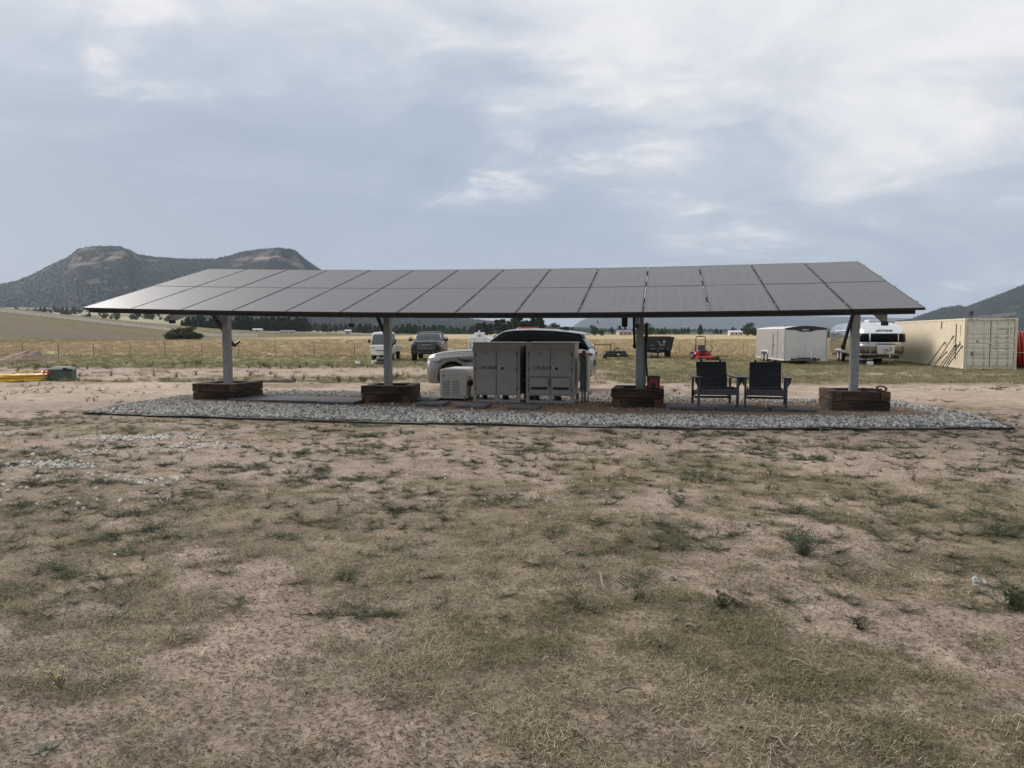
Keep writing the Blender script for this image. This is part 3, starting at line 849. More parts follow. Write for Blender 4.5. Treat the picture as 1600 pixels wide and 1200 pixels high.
# pavers: parts of the gravel bed
pm = MB(); pm.box(-.5, .5, -.5, .5, 0, .045)
paver_me = pm.mesh('paver', M['paver'], bevel=.008)
def paver(s_, t_, sx_, sy_, dz=0.0, rz=0.0):
    p = AW(s_, t_); return inst(paver_me, 'paver', bed, (p[0], p[1], bz(p[0], p[1])+bedtop+.018+dz), (random.uniform(-.006,.006), random.uniform(-.006,.006), -.2009+rz), (sx_, sy_, 1))
for k, (s_, t_) in enumerate(((2.55,2.42),(3.40,2.30),(4.22,2.16),(5.0,1.98))):
    paver(s_, t_-.02, .80, 1.15, .01+.006*k, random.uniform(-.02, .02))
for s_, t_, a, b in ((6.55,2.75,.62,.62),(6.72,3.45,.5,.5),(7.05,1.80,.62,.6),(8.05,1.52,.62,.62),(9.15,1.42,.62,.62),(12.45,2.22,.95,.95),(13.47,2.18,.95,.95),(14.45,2.28,.85,.95)):
    paver(s_, t_, a, b, .012, random.uniform(-.02, .02))
# ------------------------------------------------------------------ solar canopy
PW = 1.154; NCOL = 14; LEN = PW*NCOL
SL = math.atan2(1.177, 4.40); PLEN = 4.40/math.cos(SL)
def zfront(s_):         # height of the near edge above the camera's ground, sagging a little in the middle
    return EYE+.4898-.007*s_-.0961*(1-((s_-8.08)/8.08)**2)
canopy = thing('solar_canopy', 'long grey solar panel canopy on four posts with its low edge towards the camera', 'solar canopy', (A0[0], A0[1], 0), -.2009)
def panel_glass():
    m = bpy.data.materials.new('solar_glass'); m.use_nodes = True
    t = m.node_tree; b = t.nodes['Principled BSDF']
    tcn = t.nodes.new('ShaderNodeTexCoord'); sp = t.nodes.new('ShaderNodeSeparateXYZ'); t.links.new(tcn.outputs['Object'], sp.inputs[0])
    ux = mathn('FRACT', mathn('MULTIPLY', sp.outputs[0], 1/.182, tree=t), tree=t)
    line = mathn('LESS_THAN', mathn('ABSOLUTE', mathn('SUBTRACT', ux, .5, tree=t), tree=t), .028, tree=t)
    n = noise(tcn.outputs['Object'], 1.3, 5, .6, t)
    ml = mathn('MULTIPLY', line, ramp(n, [(.42, .12), (.6, .65)], t), tree=t)
    uy = mathn('FRACT', mathn('MULTIPLY', sp.outputs[1], 1/.091, tree=t), tree=t)
    l2 = mathn('MULTIPLY', mathn('LESS_THAN', uy, .06, tree=t), .25, tree=t)
    c = mix(mathn('MAXIMUM', ml, mathn('MULTIPLY', l2, .3, tree=t), tree=t), (.007, .010, .020), (.17, .18, .20), t)
    # a film of dust over the glass
    c = mix(ramp(n, [(.3, .04), (.75, .10)], t), c, (.30, .26, .24), t)
    t.links.new(c, b.inputs['Base Color'])
    t.links.new(ramp(n, [(.3, .44), (.7, .52)], t), b.inputs['Roughness'])
    b.inputs['IOR'].default_value = 1.6
    b.inputs['Coat Weight'].default_value = .42; b.inputs['Coat IOR'].default_value = 1.5
    t.links.new(ramp(n, [(.3, .34), (.7, .42)], t), b.inputs['Coat Roughness'])
    return m
M['glass'] = panel_glass()
w2 = 1.134/2; pl = PLEN/2-.012; fr = .022
gl = MB(); gl.box(-w2+fr, w2-fr, fr, pl-fr, .030, .0385); gl.m[0] = 1
glass_me = gl.mesh('solar_panel', [M['glass'], mat('panel_backsheet', (.015,.015,.017), .7)])
fm = MB()
fm.box(-w2, w2, 0, fr, 0, .040).box(-w2, w2, pl-fr, pl, 0, .040).box(-w2, -w2+fr, fr, pl-fr, 0, .040).box(w2-fr, w2, fr, pl-fr, 0, .040)
frame_me = fm.mesh('frame', M['frame'])
cm_ = MB(); cm_.box(-.012, .012, -.035, .035, .040, .048)
clamp_me = cm_.mesh('clamp', M['clamp'])
for i in range(NCOL):
    s0, s1 = i*PW, (i+1)*PW; sc_ = (s0+s1)/2
    roll = math.atan2(zfront(s1)-zfront(s0), PW)
    for r_ in range(2):
        t0 = r_*(PLEN/2+.003)
        loc = (sc_, t0*math.cos(SL), zfront(sc_)+t0*math.sin(SL))
        p = inst(glass_me, 'solar_panel', canopy, loc, (SL+random.uniform(-.0012,.0012), -roll+random.uniform(-.001,.001), 0))
        inst(frame_me, 'frame', p)
for i in range(NCOL+1):
    for q in (.45, 1.75, 2.75, 4.05):
        inst(clamp_me, 'clamp', canopy, (i*PW, q*math.cos(SL), zfront(i*PW)+q*math.sin(SL)), (SL, 0, 0))
# rails under the panels (purlins)
for k, q in enumerate((.16, 1.35, 2.95, 4.2)):
    mb = MB(); st = [(i*PW/2) for i in range(0, 29)]
    e0 = .0 if k else .12
    for a, b in zip(st, st[1:]):
        a_ = max(a, .05); b_ = min(b, LEN-.12)
        mb.bar((a_, q*math.cos(SL), zfront(a_)+q*math.sin(SL)-.052), (b_, q*math.cos(SL), zfront(b_)+q*math.sin(SL)-.052), .06, .10)
    mb.build('purlin', M['black_metal'] if k else mat('front_rail_dark', (.022,.022,.024), .5, .2), canopy)
POSTS = [1.65, 5.73, 11.42, 15.70]; TP = 2.62
for i, s_ in enumerate(POSTS):
    zt = zfront(s_)+TP*math.tan(SL)-.385
    mb = MB(); mb.box(s_-.075, s_+.075, TP-.085, TP+.085, 0.02, zt)
    mb.box(s_-.081, s_-.075, TP-.03, TP+.03, .4, zt-.1)
    po = mb.build('post', M['galv'], canopy, bevel=.008)
    # sloping main beam under the purlins, with a dark flange end
    mb = MB()
    y0, y1 = .60, 4.05
    z0 = zfront(s_)+y0*math.tan(SL)-.105; z1 = zfront(s_)+y1*math.tan(SL)-.105
    dz = .265
    mb.add([(s_-.035,y0,z0-dz),(s_+.035,y0,z0-dz),(s_+.035,y1,z1-dz),(s_-.035,y1,z1-dz),(s_-.035,y0,z0),(s_+.035,y0,z0),(s_+.035,y1,z1),(s_-.035,y1,z1)],
           [(0,3,2,1),(4,5,6,7),(0,1,5,4),(1,2,6,5),(2,3,7,6),(3,0,4,7)])
    mb.build('main_beam', M['steel_light'] if i < 2 else M['galv'], canopy)  # lit left pair paler, right pair darker: light put into the steel colour
    mb = MB(); mb.box(s_-.05, s_+.05, y0-.03, y0+.07, z0-dz-.035, z0-dz+.035)
    mb.build('beam_foot', M['black_metal'], canopy, bevel=.006)
    # long tilt strut passing the left side of the post
    s2 = s_-.125
    p0 = (s2, 1.93, 2.31); p1 = (s2, TP+.45, 1.30)
    mb = MB(); mb.bar(p0, p1, .05, .075)
    st = mb.build('tilt_strut', M['black_metal'], canopy)
    mb = MB(); mb.bar((s2, p1[1]-.04, p1[2]+.02), (s2+.03, p1[1]+.05, p1[2]-.02), .08, .07).bar((s2, p1[1]+.05, p1[2]-.0), (s2+.08, p1[1]+.16, p1[2]+.09), .05, .05)
    mb.build('strut_hook', M['black_metal'], canopy)
    mb = MB(); mb.box(s_-.13, s_+.13, TP-.13, TP+.13, zt, zt+.03).cyl((s_-.16, TP, zt-.06), (s_+.13, TP, zt-.06), .022, 10)
    mb.build('head_plate', M['galv'], canopy)
# junction box, beam end and conduit at the third post
s_ = POSTS[2]
mb = MB(); mb.box(s_+.10, s_+.17, TP-.12, TP+.12, 1.42, 1.80); mb.build('junction_box', M['plastic'], canopy, bevel=.01)
mb = MB(); mb.box(s_-.36, s_-.24, TP-.6, TP-.5, 1.72, 2.28); mb.build('beam_end', M['plastic'], canopy, bevel=.01)  # stands for the black beam end left of the post
mb = MB(); mb.tube([(s_+.13, TP-.02, 1.42), (s_+.135, TP-.05, 1.0), (s_+.16, TP-.10, .72), (s_+.24, TP-.2, .48), (s_+.28, TP-.25, .38)], .022, 8); mb.build('conduit', M['cable'], canopy)
mb = MB(); mb.bar((s_+.105, TP, .42), (s_+.105, TP, 1.42), .03, .06); mb.build('conduit_cover', M['galv'], canopy)
# small cable clips hanging under the front rail
for a in (3.0, 10.72, 7.3): 
    mb = MB(); z = zfront(a)-.10; mb.tube([(a, .16, z), (a+.01, .16, z-.05), (a+.03, .15, z-.06)], .008, 6); mb.build('cable_clip', M['cable'], canopy)
# ------------------------------------------------------------------ planters
def planter(s_, t_, wx, wy, rz, label, style):
    p = AW(s_, t_); g = bz(p[0], p[1])+bedtop+.012
    root = thing('planter_box', label, 'planter', (p[0], p[1], g), -.2009+rz, 'railway tie planters at the foot of the posts')
    h = .198; tk = .19
    def tie(x0, x1, y0, y1, z0, z1, m_):
        mb = MB(); nseg = 1
        mb.box(x0, x1, y0, y1, z0, z1)
        o = mb.build('timber', m_, root, bevel=.014, rot=(random.uniform(-.006,.006), random.uniform(-.004,.004), random.uniform(-.008,.008)))
        return o
    X, Y = wx/2, wy/2
    for lv in range(2):
        z0, z1 = lv*h+.002+lv*.004, lv*h+h; off = .012 if lv else 0
        alt = (lv+style) % 2
        if alt:   # front and back run full width
            tie(-X-off, X+off, -Y-off, -Y+tk, z0, z1, M['tie_dark']); tie(-X, X, Y-tk, Y, z0, z1, M['tie_dark'])
            tie(-X, -X+tk, -Y+tk+.003, Y-tk-.003, z0, z1, M['tie_y']); tie(X-tk, X, -Y+tk+.003, Y-tk-.003, z0, z1, M['tie_y'])
        else:     # side ties show their end grain at the front corners
            e = M['tie_brown']
            tie(-X+tk+.003, X-tk-.003, -Y, -Y+tk, z0, z1, M['tie_dark']); tie(-X+tk+.003, X-tk-.003, Y-tk, Y, z0, z1, M['tie_dark'])
            tie(-X, -X+tk, -Y-off, Y, z0, z1, M['tie_y']); tie(X-tk, X, -Y-off, Y, z0, z1, M['tie_y'])
            for sx_, mm in ((-1, e), (1, M['tie_grey'] if style == 1 and lv == 0 and s_ < 3 else e)):
                mb = MB(); xa = sx_*(X-tk/2); mb.box(xa-tk/2+.008, xa+tk/2-.008, -Y-off-.004, -Y-off+.001, z0+.008, z1-.008)
                mb.build('end_grain', mm, root)
    mb = MB(); n = 10
    vs = []; fs = []
    for i in range(n+1):
        for j in range(n+1):
            a = -X+tk-.01+(wx-2*tk+.02)*i/n; b = -Y+tk-.01+(wy-2*tk+.02)*j/n
            vs.append((a, b, .33+.03*float(fbm(np.array([a*3+s_]), np.array([b*3]), .4, 2)[0])))
    for i in range(n):
        for j in range(n): fs.append((i*(n+1)+j, (i+1)*(n+1)+j, (i+1)*(n+1)+j+1, i*(n+1)+j+1))
    mb.add(vs, fs, 0, True); mb.build('gravel_fill', M['fillsoil'], root, kind='stuff')
    return root, g
planter(1.66, 2.62, 1.15, 1.15, .0, 'dark timber planter at the foot of the post farthest left, by the dark pavers', 1)
planter(5.85, 2.52, 1.10, 1.12, .13, 'dark timber planter between the row of slabs and the cream generator', 0)
planter(11.40, 2.62, 1.06, 1.10, 0, 'dark timber planter carrying the red tool between cabinets and chairs', 0)
planter(15.74, 2.78, 1.09, 1.10, .03, 'dark timber planter at the right end post, right of the two chairs', 1)

# red tool on planter 3
p = AW(11.72, 2.18)
root = thing('jobsite_tool', 'red and black tool box standing on the planter of the third post', 'tool', (p[0], p[1], bz(*p[:2])+.445), -.2)
mb = MB(); mb.box(-.13, .13, -.09, .09, .0, .24); mb.build('body', M['plastic'], root, bevel=.02, seg=2)
mb = MB(); mb.prism([(-.10,.02),(-.055,.02),(-.045,.12),(.045,.12),(.055,.02),(.10,.02),(.085,.19),(.06,.21),(-.06,.21),(-.085,.19)], 'y', -.115, -.09); mb.build('front_cover', M['toolred'], root, bevel=.004)
mb = MB(); mb.bar((-.13,0,.25),(.13,0,.25), .03, .03).bar((-.12,0,.2),(-.12,0,.25),.02,.02).bar((.12,0,.2),(.12,0,.25),.02,.02); mb.build('handle', M['plastic'], root)
# hose coil on planter 4
p = AW(16.02, 2.35)
root = thing('cable_coil', 'dark coiled cable lying on top of the right end planter', 'cable', (p[0], p[1], bz(*p[:2])+.445), 0)
mb = MB()
for k in range(3):
    mb.tube([(.15+.09*math.cos(a), .02*k-.02+.05*math.sin(a), .05+.045*math.sin(a)) for a in [2*math.pi*i/18 for i in range(18)]], .014, 6, closed=True)
mb.build('coil', M['rust'], root)
mb = MB(); mb.tube([(.15,0,.03),(.02,-.02,.03),(-.12,.0,.035),(-.22,-.03,.03)], .022, 8); mb.build('plug_lead', M['cable'], root)
mb = MB(); mb.box(-.28,-.18,-.06,.0,.0,.07); mb.build('plug', M['cable'], root, bevel=.01)

# ------------------------------------------------------------------ chairs
def slat_mesh():
    return None
def make_chair(label, loc, rz):
    root = thing('patio_chair', label, 'chair', loc, rz, 'black slatted lounge chairs under the canopy')
    W = .63; m_ = M['chair']
    # front legs with arm brackets
    for sx_ in (-1, 1):
        mb = MB(); mb.box(sx_*(W/2+.075)-.02, sx_*(W/2+.075)+.02, -.36, -.27, 0, .575); mb.build('leg', M['apron'], root, bevel=.004)
        mb = MB(); x0 = sx_*(W/2+.10)
        mb.prism([(x0, .575), (x0+sx_*.06, .575), (x0+sx_*.05, .50), (x0+sx_*.02, .44), (x0, .42)], 'y', -.335, -.295); mb.build('arm_bracket', m_, root)
        mb = MB(); mb.box(sx_*(W/2+.075)-.02, sx_*(W/2+.075)+.02, .30, .38, 0, .55); mb.build('leg', m_, root, bevel=.004)
        mb = MB(); a0, a1 = sx_*(W/2+.02), sx_*(W/2+.165)
        mb.prism([(a0,-.42),(a1,-.42),(a1,-.10),(sx_*(W/2+.14),.40),(a0,.40)], 'z', .577, .603); mb.build('armrest', m_, root, bevel=.004)
        mb = MB(); mb.bar((sx_*(W/2+.035), -.34, .34), (sx_*(W/2+.035), .42, .21), .03, .10); mb.build('side_rail', m_, root)
    mb = MB(); mb.box(-W/2-.052, W/2+.052, -.385, -.362, .235, .365); mb.build('apron', M['apron'], root, bevel=.004)
    mb = MB(); mb.box(-W/2-.05, W/2+.05, .25, .28, .12, .165); mb.build('stretcher', m_, root)
    sm = MB(); sm.box(-W/2, W/2, -.045, .045, -.011, .011); sme = sm.mesh('seat_slat', m_, bevel=.003)
    for k in range(6):
        y_ = -.33+k*.098; inst(sme, 'seat_slat', root, (0, y_, .385-.028*k), (-.28, 0, 0))
    bmx = MB(); bmx.box(-W/2, W/2, -.011, .011, -.0505, .0505); bme = bmx.mesh('back_slat', m_, bevel=.003)
    th_ = .34
    for k in range(6):
        d = .085+k*.104; inst(bme, 'back_slat', root, (0, .20+d*math.sin(th_), .26+d*math.cos(th_)), (-th_, 0, 0))
    for sx_ in (-.2, .2):
        mb = MB(); mb.bar((sx_, .225, .26), (sx_, .225+.70*math.sin(th_), .26+.70*math.cos(th_)), .045, .02, up=(0,1,0)); mb.build('back_batten', m_, root)
    return root
p = AW(12.97, 2.42); make_chair('black slatted lounge chair nearer the third post, its right arm angled out', (p[0], p[1], bz(*p[:2])+bedtop+.075), -.05)
p = AW(13.97, 2.42); make_chair('black slatted lounge chair nearer the right end planter, facing straight ahead', (p[0], p[1], bz(*p[:2])+bedtop+.075), -.30)

# ------------------------------------------------------------------ battery cabinets
def cabinet(s0, wd, label, louvred):
    p = AW(s0, 2.66); g = bz(*p[:2])+bedtop+.02
    root = thing('battery_cabinet', label, 'cabinet', (p[0], p[1], g), -.2009, 'grey steel battery cabinets under the canopy')
    D = .95; Ht = 1.34; z0 = .165
    mb = MB(); mb.box(.02, wd-.02, .02, D, z0, Ht-.02); mb.build('body', M['cab'], root, bevel=.006)
    mb = MB(); mb.box(-.012, wd+.012, -.012, D+.01, Ht-.02, Ht+.006); mb.build('top_cover', M['cab_top'], root, bevel=.006)
    # front frame
    mb = MB()
    mb.box(0, .055, 0, .05, z0, Ht-.02).box(wd-.055, wd, 0, .05, z0, Ht-.02)
    mb.box(.055, wd-.055, 0, .05, Ht-.155, Ht-.115).box(.055, wd-.055, 0, .05, z0, z0+.03)
    mb.box(.055, .15, 0, .05, Ht-.115, Ht-.02).box(wd/2-.03, wd/2+.03, 0, .05, Ht-.115, Ht-.02).box(wd-.12, wd-.055, 0, .05, Ht-.115, Ht-.02)
    mb.box(.15, wd-.12, 0, .05, Ht-.035, Ht-.02)
    mb.build('frame', M['cab'], root, bevel=.003)
    mb = MB(); mb.box(.15, wd/2-.03, .032, .05, Ht-.115, Ht-.035).box(wd/2+.03, wd-.12, .032, .05, Ht-.115, Ht-.035); v = mb.build('vent', M['cab_dark'], root)
    for x0, x1 in ((.152, wd/2-.032), (wd/2+.032, wd-.122)):
        for k in range(1):
            mb = MB(); mb.box(x0, x1, .016, .03, Ht-.082, Ht-.076); mb.build('louvre', M['cab'], v)
    xm = .055+(wd-.11)*.505
    for a, b, hd in ((.066, xm-.007, False), (xm+.007, wd-.066, True)):
        mb = MB(); mb.box(a, b, -.012, .012, z0+.036, Ht-.162); dr = mb.build('door', M['cab'], root, bevel=.004)
        if hd:
            mb = MB(); mb.box(a+.03, a+.10, -.020, -.012, .74, .83); mb.build('lock_plate', M['steel_light'], dr, bevel=.003)
            mb = MB(); mb.cyl((a+.13, -.012, .77), (a+.13, -.05, .77), .03, 14); mb.build('handle', M['ink'], dr)
        else:
            text('OR', .10, M['inkgrey'], dr, (a+.075, -.0135, .745), (math.pi/2, 0, 0), shear=.25, ext=.001)
            text('S BOX', .10, M['ink'], dr, (a+.205, -.0135, .745), (math.pi/2, 0, 0), shear=.25, ext=.001)
            mb = MB(); 
            mb.tube([(a+.20,-.014,1.105),(a+.225,-.014,1.12),(a+.25,-.014,1.10),(a+.275,-.014,1.095),(a+.29,-.014,1.105)], .005, 5); mb.build('logo', M['inkgrey'], dr)
        for zz in (z0+.14, (z0+Ht)/2, Ht-.26):
            hx = a-.004 if not hd else b-.010
            mb = MB(); mb.cyl((hx+.007,-.018,zz-.035),(hx+.007,-.018,zz+.035),.009,8); mb.build('hinge', M['cab_dark'], dr)
        if louvred:
            mb = MB(); mb.prism([(-.012, .60), (-.085, .565), (-.085, .555), (-.012, .555)], 'x', a+.03, b-.035)
            mb.box(a+.03, a+.045, -.085, -.012, .365, .556).box(b-.05, b-.035, -.085, -.012, .365, .556).box(a+.045, b-.05, -.085, -.078, .365, .556)
            mb.build('hood', M['cab'], dr, bevel=.002)
            mb = MB(); mb.box(a+.05, b-.055, -.0165, -.0125, .30, .362); mb.build('air_slot', M['cab_dark'], dr)
    # skid base
    for x0, x1 in ((0, .075), (wd/2-.045, wd/2+.045), (wd-.075, wd)):
        for a_, b_ in ((0, .06), (D-.08, D-.02)):
            mb = MB(); mb.box(x0, x1, a_, b_, 0, z0-.001); mb.build('foot', M['cab'], root, bevel=.003)
    for x0, x1 in ((.076, wd/2-.046), (wd/2+.046, wd-.076)):
        mb = MB(); mb.box(x0, x1, .003, .05, 0, .06); mb.build('foot_rail', M['cab'], root, bevel=.003)
    for x0, x1 in ((.16, .24), (wd/2+.10, wd/2+.2)):
        mb = MB(); mb.box(x0, x1, .3, .4, 0, z0); mb.build('cable_gland', M['cab_dark'], root)
    return root
cabinet(7.73, 1.07, 'grey cabinet without hoods on its lower doors, right beside the cream generator', False)
cabinet(8.94, 1.08, 'grey cabinet with two air hoods low on its doors, left of the narrow meter box', True)
# cable fittings and gap shade between the cabinets
p = AW(8.80, 3.1); root = thing('cable_link', 'black shade slab with pale fittings between the two grey cabinets', 'cable', (p[0], p[1], bz(*p[:2])+.03), -.2009)
mb = MB(); mb.box(0, .14, .25, .75, 0, 1.30); mb.build('gap_shade', M['cable'], root)  # black slab painting the shade in the gap
for z in (.50, .66): 
    mb = MB(); mb.cyl((0, -.1, z), (.14, -.1, z), .022, 8); mb.build('fitting', M['steel_light'], root)

# ------------------------------------------------------------------ generator
p = AW(6.85, 2.98); g = bz(*p[:2])+bedtop+.02
root = thing('generator', 'cream standby generator with louvred front, left of the grey cabinets', 'generator', (p[0], p[1], g), -.2009)
mb = MB(); mb.box(-.02, .66, -.02, 1.2, 0, .045); mb.build('base_pad', M['rubber'], root, bevel=.005)
mb = MB(); mb.box(-.005, .645, -.005, 1.19, .047, .10); mb.build('base_frame', M['gen'], root, bevel=.012)
mb = MB(); mb.box(.0, .64, .0, 1.18, .103, .64); body = mb.build('body', M['gen'], root, bevel=.03, seg=3)
mb = MB()
mb.loft([[(-.004,.0,.62),(-.004,1.185,.62),(-.004,1.185,.69),(.012,1.0,.72),(.012,.05,.72),(-.004,-.004,.69)],
         [(.06,-.008,.62),(.06,1.185,.62),(.06,1.185,.70),(.06,1.15,.738),(.06,.05,.738),(.06,-.008,.70)],
         [(.56,-.008,.62),(.56,1.185,.62),(.56,1.185,.70),(.56,1.15,.738),(.56,.05,.738),(.56,-.008,.70)],
         [(.644,.0,.62),(.644,1.185,.62),(.644,1.185,.69),(.63,1.0,.72),(.63,.05,.72),(.644,-.004,.69)]], smooth=False)
mb.build('lid', M['gen_top'], root, bevel=.008)
for cx_ in (.16, .385):
    for k in range(9):
        mb = MB(); z = .16+k*.037
        mb.prism([(.001, z), (-.016, z), (.001, z+.020)], 'x', cx_-.085, cx_+.085); mb.build('louvre', M['gen'], body)
        mb = MB(); mb.box(cx_-.085, cx_+.085, -.002, .002, z-.011, z-.001); mb.build('louvre_gap', M['cab_dark'], body)
mb = MB(); mb.cyl((.10,.0,.575),(.10,-.012,.575), .018, 12); mb.build('lock', M['ink'], body)
mb = MB(); mb.cyl((.165,.0,.57),(.165,-.012,.57), .018, 12); mb.build('badge', M['white'], body)
mb = MB(); mb.cyl((.665,.12,.40),(.74,.09,.40), .062, 16); ot = mb.build('inlet', M['cable'], body)
mb = MB(); mb.tube([(.70,.05,.36),(.72,.04,.28),(.70,.03,.22),(.715,.03,.15),(.70,.02,.08)], .018, 7); mb.build('hanging_cable', M['cable'], body)
mb = MB(); mb.tube([(.74,.10,.44),(.80,.2,.40),(.86,.3,.30),(.88,.35,.31)], .016, 7).tube([(.74,.12,.38),(.80,.25,.31),(.86,.33,.30)], .014, 7); mb.build('cord', M['orange'], body)
mb = MB(); mb.box(.655,.70,.2,.8,.45,.48).cyl((.645,.3,.53),(.66,.3,.53),.03,10); mb.build('exhaust_bracket', M['cable'], body)
mb = MB(); mb.cyl((.60,-.03,0),(.60,-.03,.11), .014, 8); mb.build('drain_pipe', M['steel_light'], root)

# ------------------------------------------------------------------ meter box right of the cabinets
p = AW(10.10, 3.0); root = thing('meter_box', 'tall narrow grey-green electrical box on conduits at the right of the cabinets', 'electrical box', (p[0], p[1], bz(*p[:2])+bedtop), -.2009)
mb = MB(); mb.box(.0, .13, .0, .55, .32, 1.02); mb.build('body', mat('meter_greygreen', (.085,.10,.095), .5, .1), root, bevel=.006)
mb = MB(); mb.box(.136, .175, -.01, .56, .26, 1.05); mb.build('mounting_panel', mat('beige_panel', (.42,.41,.32), .5), root, bevel=.004)
mb = MB(); mb.cyl((.04,.1,0),(.04,.1,.32),.02,8).cyl((.10,.12,0),(.10,.12,.32),.03,8); mb.build('conduit', M['galv'], root)
mb = MB(); mb.box(.155,.175,.2,.24,0,.26); mb.build('support', M['cable'], root)
mb = MB(); mb.cyl((.07,.1,1.02),(.07,.1,1.13),.045,10).sphere((.075,.1,1.14),.05,10); mb.build('warning_tag', mat('yellow_tag', (.22,.19,.03), .6), root)
mb = MB(); mb.cyl((.15,.05,1.05),(.15,.05,1.12),.022,10,r2=.008); mb.build('end_cap', M['white'], root)
# ------------------------------------------------------------------ vehicles
def sec(x, zb, zt, wb, wm, wt, crown=.02):
    """one cross-section of a car body at station x (closed ring), widths are half-widths"""
    zm = zb+(zt-zb)*.5
    h = [(0, zb), (wb*.8, zb), (wb, zb+.03), (wm*.985, zb+(zt-zb)*.22), (wm, zm), (wm*.985, zb+(zt-zb)*.78), (wt, zt-.035), (wt*.9, zt), (wt*.5, zt+crown*.7), (0, zt+crown)]
    return [(x, a, b) for a, b in h]+[(x, -a, b) for a, b in reversed(h[1:-1])]
def gsec(x, z0, z1, w0, w1):
    zc = z0+(z1-z0)*.9; wc = w0+(w1-w0)*.9
    h = [(0, z0), (w0, z0), (w0+(w1-w0)*.45+.01, z0+(z1-z0)*.5), (wc, zc), (w1*.93, z1-.01*(z1 > z0)), (w1*.5, z1+.012), (0, z1+.018)]
    return [(x, a, b) for a, b in h]+[(x, -a, b) for a, b in reversed(h[1:-1])]
def wheel(root, x, y, r, wd, rim, n=28, spokes=6):
    """wheel with its axle along local y"""
    w_ = MB(); s_ = 1 if y > 0 else -1
    prof = [(r*.62, -wd/2), (r*.93, -wd/2), (r, -wd*.36), (r, wd*.36), (r*.93, wd/2), (r*.62, wd/2)]
    rings = []
    for k in range(n):
        a = 2*math.pi*k/n; rings.append([(x+q*math.cos(a), y+t_, r+q*math.sin(a)) for q, t_ in prof])
    rings.append(rings[0]); w_.loft(rings, caps=False)
    t = w_.build('wheel', M['rubber'], root)
    m2 = MB(); m2.cyl((x, y-wd*.3, r), (x, y+wd*.38*s_ if s_ > 0 else y+wd*.3, r), r*.60, n)
    hub = MB(); yo = y+s_*wd*.40
    hub.cyl((x, y-s_*wd*.3, r), (x, yo-s_*.02, r), r*.61, n)
    hub.cyl((x, yo-s_*.02, r), (x, yo+s_*.01, r), r*.15, 12)
    rm = hub.build('rim', M['plastic'], t)
    sp = MB()
    for k in range(spokes):
        a = 2*math.pi*k/spokes+.3
        sp.bar((x+r*.12*math.cos(a), yo, r+r*.12*math.sin(a)), (x+r*.6*math.cos(a), yo, r+r*.6*math.sin(a)), .03, r*.14, up=(0, 1, 0))
    sp.tube([(x+r*.59*math.cos(2*math.pi*k/n), yo, r+r*.59*math.sin(2*math.pi*k/n)) for k in range(n)], .02, 6, closed=True)
    sp.build('spokes', rim, t)
    return t

# silver SUV: local x from nose (-) to tail (+)
cx0 = (801-800)/1150*22.15
suv = thing('parked_suv', 'silver luxury SUV with black windows parked side-on behind the grey cabinets', 'car', (cx0, 22.2, bz(0, 22.2)), -.2009)
S = [sec(-2.475,.32,.84,.54,.62,.50), sec(-2.46,.22,.93,.68,.75,.64), sec(-2.41,.18,1.00,.75,.84,.73), sec(-2.28,.17,1.06,.80,.91,.80), sec(-2.08,.18,1.11,.84,.955,.84), sec(-1.85,.20,1.145,.86,.985,.87),
     sec(-1.5,.22,1.175,.87,.995,.88), sec(-1.1,.24,1.195,.88,.99,.88), sec(-.72,.26,1.21,.88,.985,.88), sec(0,.26,1.21,.88,.985,.89), sec(.8,.26,1.22,.88,.99,.89), sec(1.4,.27,1.24,.88,1.0,.90),
     sec(1.9,.30,1.25,.87,.985,.88), sec(2.2,.36,1.25,.84,.95,.84), sec(2.36,.42,1.21,.78,.905,.79), sec(2.44,.47,1.12,.72,.86,.73), sec(2.47,.54,1.0,.62,.78,.64)]
def strip_on_side(par, name, m_, pts, z0, z1, th=.012):
    """thin lens following the body: pts are (x, y) on the right side, mirrored for the left"""
    for s_ in (-1, 1):
        mb = MB(); secs = []
        for i, (x_, y_) in enumerate(pts):
            k = .35 if i in (0, len(pts)-1) else 1.0; zm = (z0+z1)/2; h_ = (z1-z0)/2*k
            secs.append([(x_, s_*(y_-.03), zm-h_), (x_, s_*(y_+th), zm-h_), (x_, s_*(y_+th), zm+h_), (x_, s_*(y_-.03), zm+h_)])
        mb.loft(secs, smooth=False); mb.build(name, m_, par)
mb = MB(); mb.loft(S); body = mb.build('body', M['silver'], suv)
cut = MB()
for x_ in (-1.60, 1.42):
    for s_ in (-1, 1): cut.cyl((x_, s_*.62, .38), (x_, s_*1.2, .38), .475, 40)
boolcut(body, cut)
for p_ in body.data.polygons: p_.use_smooth = True
mb = MB()
for x_ in (-1.60, 1.42):
    for s_ in (-1, 1): mb.cyl((x_, s_*.60, .42), (x_, s_*.64, .42), .50, 30)
mb.box(-2.1, 2.0, -.62, .62, .24, .30)
mb.build('wheel_housing', M['plastic'], suv)
GS = [gsec(-.74,1.20,1.205,.86,.82), gsec(-.45,1.20,1.50,.88,.77), gsec(-.18,1.20,1.70,.885,.735), gsec(.15,1.21,1.765,.89,.725), gsec(.7,1.22,1.78,.89,.72), gsec(1.3,1.23,1.755,.89,.71), gsec(1.75,1.24,1.71,.87,.69), gsec(2.05,1.24,1.66,.83,.66), gsec(2.18,1.24,1.55,.81,.66), gsec(2.36,1.22,1.26,.77,.72)]
mb = MB(); mb.loft(GS); mb.build('window_band', M['carglass'], suv)
